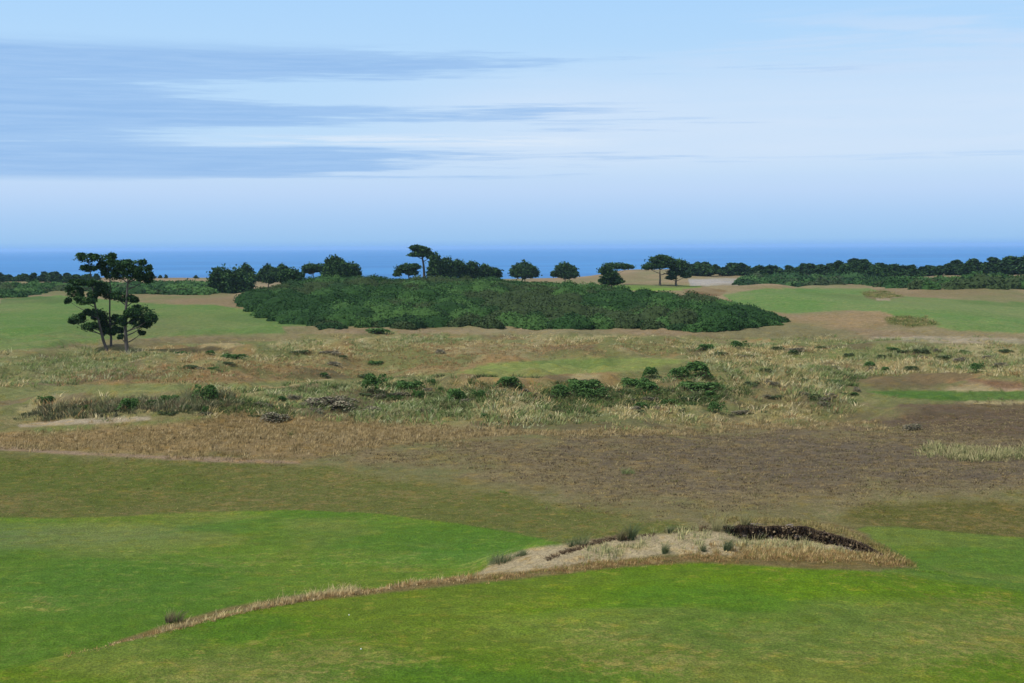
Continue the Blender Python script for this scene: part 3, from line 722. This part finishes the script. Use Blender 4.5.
# ------------------------------------------------------------------ grass
def blades(P, hgt, col, nb, spread, width, lean=.35, wind=.12):
    """nb curved blades per tuft; P (n,3) tuft bases"""
    n = len(P); rep = np.repeat(np.arange(n), nb); m_ = len(rep)
    th = rng.random(m_)*2*math.pi; r_ = rng.random(m_)**.6
    off = np.stack([np.cos(th)*r_, np.sin(th)*r_, np.zeros(m_)], 1)*(np.asarray(spread)[rep] if np.ndim(spread) else np.full(m_, spread))[:, None]
    b0 = P[rep]+off
    hb = np.asarray(hgt)[rep]*(.55+.6*rng.random(m_))
    dirn = np.stack([np.cos(th)*r_*lean+wind+rng.normal(size=m_)*.12, np.sin(th)*r_*lean+rng.normal(size=m_)*.12, np.ones(m_)], 1)
    tip = b0+dirn*hb[:, None]; midp = b0+dirn*np.array([.35, .35, .6])*hb[:, None]
    a = rng.random(m_)*math.pi; w_ = (width*(.6+.8*rng.random(m_)))[:, None]
    sd = np.stack([np.cos(a), np.sin(a)*.6, np.zeros(m_)], 1)*w_*.5
    V = np.stack([b0-sd, b0+sd, midp+sd*.8, midp-sd*.8, tip+sd*.12, tip-sd*.12], 1).reshape(-1, 3)
    o = np.arange(m_)[:, None]*6
    Fc = np.concatenate([o+np.array([0, 1, 2, 3]), o+np.array([3, 2, 4, 5])])
    c = col[rep]*(.8+.4*rng.random(m_))[:, None]
    return V, Fc, np.repeat(c, 6, 0)
BB = 1.5                                        # blades seen against the dark between them
def pal(names, w, n):
    a = np.array([alb(c) for c in names])*BB; return a[rng.choice(len(a), n, p=np.array(w)/sum(w))]
def scatter(y0, y1, dens, poly=None, nz=None, umin=-60, umax=1084, jit=7.):
    area_w = (umax-umin)/F
    n = int(dens*area_w*(y1*y1-y0*y0)/2)
    y = np.sqrt(rng.random(n)*(y1*y1-y0*y0)+y0*y0); x = ((umin-512)+(umax-umin)*rng.random(n))/F*y
    if nz is not None:
        k = rng.random(n) < nz(x, y); x = x[k]; y = y[k]
    z = h(x, y)
    if poly is not None:
        U, Vv = project(x, y, z); k = inside(poly, U, Vv) > (fbm(x*.3, y*.25, 151, 3)-.45)*3.2*jit+(rng.random(len(x))-.5)*jit; x, y, z = x[k], y[k], z[k]
    return np.stack([x, y, z-.03], 1)
DUNE = [(-60, 356), (0, 356), (130, 352), (240, 348), (400, 337), (640, 340), (800, 342), (1084, 347), (1084, 378), (1024, 376), (880, 372), (850, 380), (860, 400), (860, 417), (760, 420), (640, 426), (520, 428), (420, 422), (320, 424), (250, 412), (200, 412), (160, 416), (40, 418), (40, 404), (110, 394), (240, 390), (350, 384), (440, 382), (640, 382), (700, 366), (690, 356), (640, 346), (520, 344), (420, 346), (330, 365), (180, 380), (60, 384), (-60, 386)]
def nzd(x, y): return np.clip((fbm(x*.16, y*.12, 111, 4)-.34)*4.0, .03, 1)
Pd = scatter(88, 232, 6.5, DUNE, lambda x, y: np.clip(nzd(x, y), .42, 1)*np.interp(y, [90, 140, 230], [1, .75, .45]))
k_ = ~((Pd[:, 0]/Pd[:, 1] < -.17) & (rng.random(len(Pd)) < .45)); Pd = Pd[k_]
t = fbm(Pd[:, 0]*.1, Pd[:, 1]*.07, 121, 3)
c1 = pal([(176, 158, 112), (156, 146, 98), (196, 184, 144), (136, 130, 84), (150, 118, 80)], [3, 3, 2, 2, 1], len(Pd))
c2 = pal([(108, 124, 72), (130, 138, 90), (90, 108, 62), (156, 160, 122), (142, 136, 96)], [3, 3, 2, 2, 2], len(Pd))
cc = np.where((t+rng.normal(size=len(Pd))*.08 > .5)[:, None], c2, c1)*1.38
V1 = blades(Pd, .14+.34*rng.random(len(Pd))**2.5+.12*nzd(Pd[:, 0], Pd[:, 1]), cc, 9, .36, .055, 1.2, .2)
tag(link(bpy.data.objects.new('dune_grass', arrmesh('dune_grass', V1[0], V1[1], M_blade, V1[2]))), 'tufts of pale straw and grey green marram grass over the dune belt', 'grass', None, 'stuff')
HO = [(330, 352), (430, 344), (640, 343), (700, 348), (660, 357), (560, 358), (490, 361), (440, 373), (330, 380), (60, 384), (60, 374), (180, 363)]
Po = scatter(95, 215, 6, HO, lambda x, y: np.interp(y, [90, 140, 215], [1, .8, .55]))
co = pal([(168, 138, 98), (150, 120, 82), (178, 158, 112), (140, 134, 88)], [3, 2, 2, 2], len(Po))
Vo = blades(Po, .08+.22*rng.random(len(Po))**2, co, 8, .34, .05, 1.4, .2)
tag(link(bpy.data.objects.new('hollow_grass', arrmesh('hollow_grass', Vo[0], Vo[1], M_blade, Vo[2]))), 'short russet grass in the hollow behind the pale putting area and left of it', 'grass', None, 'stuff')
OL = [(-60, 452), (90, 456), (200, 460), (400, 475), (480, 489), (570, 504), (660, 521), (700, 531), (640, 545), (520, 534), (460, 523), (380, 513), (300, 509), (200, 511), (120, 515), (-60, 517)]
OR = [(826, 521), (870, 504), (930, 499), (1084, 501), (1084, 541), (1024, 537), (960, 532), (900, 526), (868, 525)]
for nm_, PL_, u0_, u1_, lb_ in (('l', OL, -60, 740, 'short olive and straw coloured rough above the upper fairway'), ('r', OR, 800, 1084, 'short olive rough on the swell at right behind the blowout')):
    Pq = scatter(54, 92, 13, PL_, None, u0_, u1_, 2)
    cq = pal([(114, 120, 60), (132, 126, 78), (100, 112, 50), (158, 146, 100), (110, 104, 60)], [3, 3, 2, 1, 1], len(Pq))
    Vq = blades(Pq, .03+.06*rng.random(len(Pq)), cq, 6, .22, .03, 1.8, .2)
    tag(link(bpy.data.objects.new('rough_grass', arrmesh('rough_grass', Vq[0], Vq[1], M_blade, Vq[2]))), lb_, 'grass', None, 'stuff')
SC = [(210, 408), (240, 392), (330, 382), (450, 380), (560, 380), (640, 376), (690, 366), (760, 366), (860, 372), (860, 384), (760, 400), (700, 412), (560, 416), (400, 416), (300, 418), (230, 414)]
Pc = scatter(90, 170, 9, SC, lambda x, y: ss(.46, .60, fbm(x*.22, y*.2, 211, 4)), -60, 1084, 6)
ccs = pal([(74, 100, 50), (92, 114, 62), (110, 124, 78), (86, 100, 66), (120, 116, 84)], [3, 3, 3, 2, 2], len(Pc))*(.75+.5*rng.random(len(Pc)))[:, None]
Vc = blades(Pc, .16+.3*rng.random(len(Pc)), ccs, 12, .34, .05, 1.3, .1)
tag(link(bpy.data.objects.new('low_scrub', arrmesh('low_scrub', Vc[0], Vc[1], M_blade, Vc[2]))), 'low grey green scrub blending into the straw grass along the middle of the dune belt', 'scrub', None, 'stuff')
for PL_, y0_, y1_, u0_, u1_, lb_ in (([(886, 318), (905, 315.5), (925, 318), (944, 325), (910, 327), (888, 324)], 170, 290, 870, 960, 'dark olive fescue mound at the edge of the right fairway'),
                               ([(862, 292), (885, 291), (905, 296), (882, 299), (866, 297)], 240, 420, 850, 920, 'olive fescue collar round the small far bunker on the right fairway')):
    Pm = scatter(y0_, y1_, 2.2, PL_, None, u0_, u1_, 1.0)
    cm = pal([(104, 118, 64), (132, 126, 78), (92, 108, 58), (158, 144, 100)], [3, 3, 2, 2], len(Pm))*1.25
    Vm = blades(Pm, .12+.35*rng.random(len(Pm))**2, cm, 8, .45, .09, 1.4, .2)
    tag(link(bpy.data.objects.new('fescue_mound', arrmesh('fescue_mound', Vm[0], Vm[1], M_blade, Vm[2]))), lb_, 'grass', None, 'stuff')
# grassy bank behind the small sand bunker
BK = [(12, 421), (30, 410), (100, 400), (220, 393), (240, 405), (200, 412), (150, 415), (100, 415), (40, 421)]
Pb = scatter(85, 135, 14, BK, None, -60, 300, 3)
cb = pal([(112, 118, 86), (100, 106, 76), (158, 154, 120), (84, 96, 62), (122, 108, 84)], [3, 3, 2, 2, 2], len(Pb))*(.6+.75*fbm(Pb[:, 0]*.5, Pb[:, 1]*.4, 171, 3))[:, None]
Vb = blades(Pb, (.2+.4*rng.random(len(Pb))**1.5)*(.4+1.1*fbm(Pb[:, 0]*.6, Pb[:, 1]*.5, 173, 3)), cb, 12, .28, .04, .8)
tag(link(bpy.data.objects.new('bank_grass', arrmesh('bank_grass', Vb[0], Vb[1], M_blade, Vb[2]))), 'dark grey green grass bank behind the small sand bunker at left', 'grass', None, 'stuff')
# pale grass clump on the heather, right
PR = [(925, 455), (935, 446), (960, 447), (1000, 449), (1084, 446), (1084, 472), (1000, 468), (960, 462)]
Pr = scatter(75, 110, 14, PR, None, 880, 1100, 6)
cr = pal([(184, 176, 128), (160, 160, 110), (132, 138, 90), (196, 184, 138)], [3, 3, 2, 1], len(Pr))
Vr = blades(Pr, .15+.3*rng.random(len(Pr)), cr, 12, .28, .035, .8)
tag(link(bpy.data.objects.new('pale_grass', arrmesh('pale_grass', Vr[0], Vr[1], M_blade, Vr[2]))), 'pale green marram grass patch on the brown heather at right', 'grass', None, 'stuff')
# straw slope grass
ST = [(-60, 434), (90, 430), (170, 423), (240, 412), (330, 418), (540, 430), (700, 424), (880, 420), (880, 428), (700, 432), (500, 438), (380, 448), (300, 461), (200, 457), (90, 452), (-60, 449)]
Ps = scatter(70, 110, 10, ST)
cs = pal([(186, 164, 118), (160, 140, 96), (200, 180, 138), (136, 118, 80)], [3, 3, 1, 2], len(Ps))
Vs = blades(Ps, .12+.16*rng.random(len(Ps)), cs, 8, .2, .03, .7, .25)
tag(link(bpy.data.objects.new('straw_grass', arrmesh('straw_grass', Vs[0], Vs[1], M_blade, Vs[2]))), 'bleached low straw grass on the slope above the olive rough', 'grass', None, 'stuff')
# heather tufts
HE = [(300, 458), (440, 442), (640, 432), (880, 424), (900, 410), (1084, 404), (1084, 494), (900, 494), (800, 504), (700, 512), (620, 506), (520, 486), (420, 468)]
Ph = scatter(60, 112, 8, HE, None, -60, 1084, 16)
chh = pal([(124, 110, 86), (110, 98, 80), (144, 128, 94), (162, 146, 104), (92, 80, 64), (122, 118, 76)], [4, 3, 4, 3, 1, 2], len(Ph))
Vh = blades(Ph, .06+.09*rng.random(len(Ph)), chh, 9, .24, .035, 1.4, .15)
tag(link(bpy.data.objects.new('heather', arrmesh('heather', Vh[0], Vh[1], M_blade, Vh[2]))), 'low grey purple heather covering the brown slope', 'heather', None, 'stuff')
# fescue fringe along the crest of the near fairway
def along(pts, n, jit):
    pts = np.array(pts, float); s_ = np.concatenate([[0], np.cumsum(np.hypot(*np.diff(pts, axis=0).T))]); t = rng.random(n)*s_[-1]
    return np.interp(t, s_, pts[:, 0]), np.interp(t, s_, pts[:, 1])+rng.normal(size=n)*jit
def fringe(cx_pts, n, jit, hg, names, w, nb=7, wd=.02, sp_=.1):
    """tufts given along x, offset from the crest line in metres"""
    x, dd = along(cx_pts, n, jit); y = crest_y(x)+dd
    k = rng.random(n) < np.clip((fbm(x*.9, y*.9, 191, 3)-.3)*4, .12, 1)*np.interp(x, [-12.5, -10, -7], [.2, .6, 1]); x = x[k]; y = y[k]; n = len(x)
    P = np.stack([x, y, h(x, y)-.02], 1)
    hg = hg*(.35+1.3*rng.random(n)**2)*np.interp(x, [-12.5, -9, -6], [.45, .7, 1])*(.6+.8*fbm(x*1.4, y*1.4, 193, 3))
    return blades(P, hg*(.5+.8*rng.random(n)), pal(names, w, n)*1.4, nb, sp_, wd, .5, .15)
TAN = [(176, 152, 108), (152, 124, 80), (190, 172, 130), (126, 102, 64)]
fr = join([fringe([(-12.3, .0), (-8, .05), (-1, .15)], 2200, .22, .13, TAN, [3, 2, 2, 1]),
           fringe([(-10.4, .2), (-5, .3)], 600, .2, .24, [(186, 170, 126), (170, 154, 112)], [1, 1]),
           fringe([(-1, .1), (6, -.1), (12, -.1), (13.4, .4)], 4600, .34, .10, [(158, 132, 90), (140, 114, 74), (176, 154, 108), (120, 98, 60), (118, 118, 60)], [3, 3, 2, 1, 2]),
           fringe([(7.2, .5), (10, .8), (12.6, 1.2), (13.7, 1.2)], 3400, .45, .13, [(166, 142, 96), (148, 120, 78), (184, 166, 120), (136, 128, 78)], [3, 3, 2, 2]),
           fringe([(7.5, 5.0), (11, 4.8), (13.2, 3.2), (13.8, 2.)], 2200, .7, .12, [(150, 136, 92), (134, 118, 76), (126, 122, 72)], [3, 2, 3]),
           fringe([(13.2, 2.4), (14.0, 1.0)], 900, .6, .10, [(140, 124, 78), (124, 120, 66)], [1, 1]),
           fringe([(2.5, 1.6), (8, 2.0), (12.4, 2.2)], 800, .6, .2, [(180, 172, 124), (154, 154, 110), (130, 136, 92)], [3, 2, 1])])
tag(link(bpy.data.objects.new('fescue_fringe', arrmesh('fescue_fringe', fr[0], fr[1], M_blade, fr[2]))), 'thin tan fescue fringe along the crest of the near fairway and round the sandy blowout', 'grass', None, 'stuff')
# single tussocks
GT = [(112, 122, 84), (94, 108, 74), (136, 142, 104), (150, 146, 104)]
def tussock(u, v, wpx, hpx, label, names=GT, group=None, nb=60, off=None):
    p = hit(u, v); m_ = p[1]/F
    wpx *= .85; hpx *= .8; n = max(3, int(wpx/6)); P = np.stack([(rng.random(n)-.5)*wpx*m_*.7, (rng.random(n)-.5)*wpx*m_*.4, np.zeros(n)], 1)
    P[:, 2] = h(P[:, 0]+p[0], P[:, 1]+p[1])-p[2]-.03
    v_ = blades(P, hpx*m_*(.6+.7*rng.random(n)), pal(names, [3, 3, 2, 1][:len(names)], n)*1.15, nb, np.full(n, wpx*m_*.15), .013, .75, .3)
    o = link(bpy.data.objects.new('grass_tussock', arrmesh('grass_tussock', v_[0], v_[1], M_blade, v_[2])))
    o.location = tuple(p); tag(o, label, 'grass tussock', group); return o
tussock(499, 563, 36, 14, 'grey green marram tussock at the left tip of the sandy blowout')
tussock(517, 556, 22, 8, 'low dark tussock behind the one at the left tip of the blowout')
tussock(577, 546, 22, 17, 'spiky marram tussock on the sand, left of the forked one')
tussock(619, 541, 14, 16, 'dark tussock on the sand rim, left half of a forked pair', [(104, 96, 70), (120, 116, 84), (84, 76, 56)])
tussock(631, 540, 14, 22, 'tall thin tussock on the sand rim, right half of a forked pair')
tussock(664, 553, 16, 13, 'small grey green tussock low in the middle of the sand')
tussock(669, 533, 12, 10, 'small tussock at the back rim of the sand')
tussock(721, 532, 26, 20, 'round bushy tussock at the left end of the dark eroded lip')
tussock(745, 531, 20, 20, 'feathery tussock just behind the dark eroded lip', [(140, 136, 96), (120, 122, 84), (156, 148, 108)])
tussock(705, 531, 16, 8, 'low brown tussock left of the round bushy one', [(120, 104, 76), (140, 122, 90)])
tussock(728, 551, 10, 14, 'thin tussock standing in the sand below the lip')
tussock(702, 552, 12, 9, 'sparse tussock in the sand left of the thin one')
tussock(176, 622, 26, 16, 'grey and straw tussock bent over the crest line at left', [(150, 140, 104), (110, 100, 82), (176, 166, 124), (90, 84, 68)])
tussock(628, 474, 22, 8, 'lone pale green tussock in the middle of the brown heather', [(142, 156, 104), (124, 140, 88)])
tussock(505, 493, 18, 3, 'flat bright green tuft in the olive rough near the fairway', [(104, 136, 58)])
tussock(293, 437, 16, 9, 'small olive tussock below the brown shrub on the straw slope', [(120, 120, 76), (104, 106, 66)])

# ------------------------------------------------------------------ eroded lip of the blowout
# crumbled dark turf along the back rim of the sand, left of the lip
xr = rng.uniform(1.2, 7.6, 1500); yr = crest_y(xr)+np.interp(xr, [1.2, 3.6, 4.2, 7.6], [2.0, 3.2, 3.0, 3.3])+rng.normal(size=1500)*.16
kr = rng.random(1500) < np.where(xr < 4.3, .38, .05); xr = xr[kr]; yr = yr[kr]
vr_ = blades(np.stack([xr, yr, h(xr, yr)-.02], 1), .05+.08*rng.random(len(xr)), pal([(104, 88, 70), (76, 64, 54), (140, 120, 94)], [3, 2, 2], len(xr)), 6, .1, .03, 1.6, .1)
tag(link(bpy.data.objects.new('turf_crumbs', arrmesh('turf_crumbs', vr_[0], vr_[1], M_blade, vr_[2]))), 'crumbled dark turf and roots along the back rim of the sand', 'turf debris', None, 'stuff')
M_soil, nt, b = newmat('root_mat_soil')
g = N(nt, 'ShaderNodeNewGeometry'); f = noise(nt, g.outputs['Position'], 9, 6, .75)
nt.links.new(mix(nt, mrange(nt, f, .38, .66), (.05, .04, .034), (.27, .22, .175)), b.inputs['Base Color']); b.inputs['Roughness'].default_value = 1
bp = N(nt, 'ShaderNodeBump'); bp.inputs['Strength'].default_value = 1; bp.inputs['Distance'].default_value = .08
nt.links.new(f, bp.inputs['Height']); nt.links.new(bp.outputs[0], b.inputs['Normal'])
nx = 260; nk = 12
xs = np.linspace(8.1, 13.1, nx); V = []
for i, x in enumerate(xs):
    d0 = float(np.interp(x, LIPX, LIPD)+(fbm(np.array([x*1.3]), np.array([crest_y(x)*1.3+5]), 5)[0]-.5)*.25)
    y0 = float(crest_y(x))+d0
    e = min(1, (x-8.1)/.9, (13.1-x)/1.4); e = max(e, 0)**.6
    zt = float(h(x, y0+.9))+.03+.30*(float(fbm(np.array([x*1.7]), np.array([9.]), 143, 4)[0])-.55); zb = min(float(h(x, y0-.35)), zt-.02)-.05
    zt = zb+(zt-zb)*max(e, .15)
    for k in range(nk):
        t = k/(nk-1)
        # undercut profile: foot set back, brow hanging forward, then lying back on the turf
        dy = (-.05-.30*(1-t)**1.2 - .10*ss(.55, .85, t)) if t < .9 else .6
        zz = zb+(zt-zb)*min(t/.85, 1)
        j = (fbm(np.array([x*3.1]), np.array([zz*5+k*.13]), 131, 4)[0]-.5)
        j2 = (fbm(np.array([x*9.]), np.array([zz*9.]), 137, 3)[0]-.5)
        if t < .9: dy += j*.8*e+j2*.45; zz += j2*.14*e + (.22*e*(fbm(np.array([x*2.3]), np.array([3.]), 139, 3)[0]-.5) if k > 5 else 0)
        V.append((x, y0+dy, zz-(.06 if t >= .9 else 0)))
Fc = [(i*nk+k, (i+1)*nk+k, (i+1)*nk+k+1, i*nk+k+1) for i in range(nx-1) for k in range(nk-1)]
lip = link(bpy.data.objects.new('eroded_lip', arrmesh('eroded_lip', np.array(V), np.array(Fc), M_soil, None, True)))
tag(lip, 'dark eroded turf lip with hanging roots over the sandy blowout', 'bunker lip')
n = 3400; x = rng.uniform(8.0, 13.2, n); dd = np.interp(x, LIPX, LIPD)-.16; y = crest_y(x)+dd+rng.normal(size=n)*.1
P = np.stack([x, y, h(x, y+.6)+.04], 1)
v_ = blades(P, -.12-.22*rng.random(n), pal([(84, 70, 58), (58, 48, 42), (140, 122, 96)], [3, 3, 2], n), 4, .08, .026, .9, 0)
nc = 5200; x = rng.uniform(8.1, 13.3, nc); t_ = rng.random(nc); dc = np.interp(x, LIPX, LIPD)-.22+rng.normal(size=nc)*.10
yc_ = crest_y(x)+dc; zt_ = h(x, yc_+1.0); zb_ = h(x, crest_y(x)+np.interp(x, LIPX, LIPD)-.6)
lumpy = fbm(x*2.6, x*0+3, 221, 4); zc_ = zb_+(zt_-zb_+.10*(lumpy-.3)*2)*t_
cl = cards(np.stack([x, yc_-.12*(lumpy-.5)*3, zc_], 1), np.full(nc, .075), pal([(86, 72, 60), (108, 92, 74), (140, 122, 96), (60, 50, 44), (164, 146, 116)], [3, 3, 2, 3, 1], nc), .2)
link(bpy.data.objects.new('clods', arrmesh('clods', cl[0], cl[1], M_blade, cl[2])), lip)
link(bpy.data.objects.new('roots', arrmesh('roots', v_[0], v_[1], M_blade, v_[2])), lip)

# golf balls ---------------------------------------------------------------
M_ball, nt, b = newmat('ball_white'); b.inputs['Base Color'].default_value = (.8, .8, .78, 1); b.inputs['Roughness'].default_value = .4
import bmesh
bm = bmesh.new(); bmesh.ops.create_icosphere(bm, subdivisions=3, radius=.0214)
for q, vtx in enumerate(bm.verts): vtx.co *= 1-(.012 if q % 3 == 0 else 0)
mb = bpy.data.meshes.new('golf_ball'); bm.to_mesh(mb); bm.free(); mb.materials.append(M_ball)
for u, v, lab in ((361, 650, 'white golf ball on the near fairway, the nearer of the two'), (349, 616, 'white golf ball on the near fairway, the farther of the two')):
    p = hit(u, v); o = link(bpy.data.objects.new('golf_ball', mb)); o.location = (p[0], p[1], p[2]+.022); tag(o, lab, 'golf ball', 'golf balls on the near fairway')

# ------------------------------------------------------------------ haze
def box(name, x0, x1, y0, y1, z0, z1, mat):
    v = [(x, y, z) for z in (z0, z1) for y in (y0, y1) for x in (x0, x1)]
    f = [(0, 2, 3, 1), (4, 5, 7, 6), (0, 1, 5, 4), (2, 6, 7, 3), (0, 4, 6, 2), (1, 3, 7, 5)]
    return link(bpy.data.objects.new(name, arrmesh(name, v, f, mat)))
M_haze = bpy.data.materials.new('haze'); M_haze.use_nodes = True; nt = M_haze.node_tree
nt.nodes.remove(nt.nodes['Principled BSDF'])
pv = N(nt, 'ShaderNodeVolumePrincipled'); pv.inputs['Density'].default_value = .00008; pv.inputs['Color'].default_value = (.45, .68, .95, 1); pv.inputs['Anisotropy'].default_value = .1
nt.links.new(pv.outputs[0], nt.nodes['Material Output'].inputs['Volume'])
zmin = -30.
tag(box('haze', -33000, 33000, -33000, 33000, zmin, 26, M_haze), 'thin blue sea haze in the air', 'haze', None, 'stuff')

# ------------------------------------------------------------------ light
SUN_EL, SUN_AZ = math.radians(50), math.radians(-115)   # azimuth from +Y, negative = left
sun = bpy.data.objects.new('sun', bpy.data.lights.new('sun', 'SUN')); COL.objects.link(sun)
sun.data.energy = 3.4; sun.data.angle = math.radians(4); sun.data.color = (1, .95, .88)
sun.rotation_euler = (math.radians(90)-SUN_EL, 0, math.pi-SUN_AZ) if False else (0, 0, 0)
from mathutils import Vector
sd = Vector((math.sin(SUN_AZ)*math.cos(SUN_EL), math.cos(SUN_AZ)*math.cos(SUN_EL), math.sin(SUN_EL)))
sun.rotation_euler = sd.to_track_quat('Z', 'Y').to_euler()
sun.location = (0, 0, 60)

w = bpy.data.worlds.new('World'); S.world = w; w.use_nodes = True; nt = w.node_tree
bg = nt.nodes['Background']; out = nt.nodes['World Output']
sky = N(nt, 'ShaderNodeTexSky'); sky.sky_type = 'NISHITA'; sky.sun_disc = False; sky.sun_elevation = SUN_EL; sky.sun_rotation = SUN_AZ
nt.links.new(sky.outputs[0], bg.inputs['Color']); bg.inputs['Strength'].default_value = .12
tc = N(nt, 'ShaderNodeTexCoord'); sx = N(nt, 'ShaderNodeSeparateXYZ'); nt.links.new(tc.outputs['Generated'], sx.inputs[0])
el = math_(nt, 'MULTIPLY', math_(nt, 'ARCSINE', sx.outputs['Z']), 180/math.pi)      # degrees above the horizon
az = math_(nt, 'MULTIPLY', math_(nt, 'ARCTAN2', sx.outputs['X'], sx.outputs['Y']), 180/math.pi)
def vec(a, b_, c=0.):
    n = N(nt, 'ShaderNodeCombineXYZ')
    for i, v in enumerate((a, b_, c)):
        if isinstance(v, (int, float)): n.inputs[i].default_value = v
        else: nt.links.new(v, n.inputs[i])
    return n.outputs[0]
def nz(sa_, se, off=0., detail=5, rough=.6, dist=0.):
    return noise(nt, vec(math_(nt, 'MULTIPLY', az, sa_), math_(nt, 'MULTIPLY', el, se), off), 1, detail, rough, dist)
# clear / thin veil colour by height
ramp = N(nt, 'ShaderNodeValToRGB'); nt.links.new(mrange(nt, el, 0, 14, 0, 1, False), ramp.inputs[0])
cr_ = ramp.color_ramp
def L(c): return tuple(lin(c))+(1,)
stops = [(0, (138, 187, 238)), (.3/14, (158, 201, 243)), (1.2/14, (172, 208, 248)), (2.2/14, (190, 217, 251)), (2.9/14, (196, 222, 251)), (4.5/14, (190, 222, 252)), (7.5/14, (182, 219, 253)), (10/14, (172, 214, 254)), (1., (160, 205, 252))]
cr_.elements[0].position = 0; cr_.elements[0].color = L(stops[0][1]); cr_.elements[1].position = 1; cr_.elements[1].color = L(stops[-1][1])
for p_, c in stops[1:-1]:
    e = cr_.elements.new(p_); e.color = L(c)
base = ramp.outputs[0]
# clouds: a grey-blue bank low in the north-west that frays into tongues, white veils beyond it
n_s = nz(.075, 1.7, 0., 7, .62, .5); n_b = nz(.035, .5, 8., 4, .55); n_w = nz(.09, 1.1, 3.1, 7, .6, .5); n_f = nz(.22, 5.5, 5., 6, .65, .3)
def M2(a, b_): return math_(nt, 'MULTIPLY', a, b_)
def AD(a, b_): return math_(nt, 'ADD', a, b_)
def bump(c0, hw, sh=.0):
    """soft band of elevation around c0 that drifts with azimuth"""
    e_ = AD(el, AD(M2(az, -sh), M2(math_(nt, 'SUBTRACT', n_b, .5), 1.0)))
    return mrange(nt, math_(nt, 'ABSOLUTE', math_(nt, 'SUBTRACT', e_, c0)), hw, hw*.15)
def fade(a, b_): return mrange(nt, az, a, b_)
veil = M2(M2(mrange(nt, el, 2.7, 3.6), mrange(nt, el, 8.2, 5.2)), fade(-9, 3))
base = mix(nt, M2(veil, AD(.35, M2(n_w, .75))), base, L((212, 230, 252)))
hv = M2(M2(mrange(nt, el, 5.8, 7.2), mrange(nt, el, 9.4, 8.2)), M2(fade(2, 14), mrange(nt, n_w, .42, .62)))
base = mix(nt, M2(hv, .6), base, L((204, 224, 250)))
band = M2(mrange(nt, AD(el, M2(math_(nt, 'SUBTRACT', n_f, .5), .25)), 2.55, 2.95), mrange(nt, AD(el, M2(math_(nt, 'SUBTRACT', n_s, .5), .8)), 8.3, 7.5))
amt = AD(mrange(nt, az, -19, -3, .80, -.25, False), M2(math_(nt, 'SUBTRACT', n_s, .48), 2.3))
amt = AD(amt, M2(math_(nt, 'SUBTRACT', n_f, .5), 1.6))
for c0, hw, a1, a2, k in ((7.3, .85, 4.5, -6, .8), (5.2, .6, 10, -4, .75), (3.35, .85, 9, -5, .8)):
    amt = AD(amt, M2(M2(bump(c0, hw), fade(a1+3, a2)), k))
for c0, hw, a1, a2, k in ((6.15, .55, -17, -6, .55), (4.15, .30, -16, -7, .6), (3.0, .12, -17, -9, .4)):
    amt = AD(amt, M2(M2(bump(c0, hw), fade(a1, a2)), -k))
dk = M2(mrange(nt, amt, .02, .75), band)
shade = mix(nt, mrange(nt, n_f, .3, .7), L((146, 188, 237)), L((160, 198, 242)))
base = mix(nt, M2(dk, .92), base, shade)
ws = M2(M2(bump(4.2, .34), M2(fade(-14, -6), mrange(nt, az, 6, 0))), mrange(nt, n_f, .40, .58))
base = mix(nt, M2(ws, .9), base, L((220, 235, 252)))
ws = M2(M2(bump(3.5, .16), fade(3, 9)), mrange(nt, n_f, .40, .60))
base = mix(nt, M2(ws, .5), base, L((176, 210, 248)))
base = mix(nt, mrange(nt, el, 11, 30), base, (.74, .78, .86))
bg2 = N(nt, 'ShaderNodeBackground'); nt.links.new(base, bg2.inputs['Color']); bg2.inputs['Strength'].default_value = 1
mx = N(nt, 'ShaderNodeMixShader'); mxf = mrange(nt, el, 12, 50, .96, .75)
nt.links.new(mxf, mx.inputs[0]); nt.links.new(bg.outputs[0], mx.inputs[1]); nt.links.new(bg2.outputs[0], mx.inputs[2])
nt.links.new(mx.outputs[0], out.inputs['Surface'])

S.view_settings.view_transform = 'Standard'; S.view_settings.look = 'None'; S.view_settings.exposure = 0; S.view_settings.gamma = 1
S.view_settings.use_curve_mapping = False
S.render.engine = 'CYCLES'
S.cycles.max_bounces = 5; S.cycles.volume_bounces = 1; S.cycles.diffuse_bounces = 3; S.cycles.transparent_max_bounces = 8
S.render.resolution_x = W; S.render.resolution_y = H
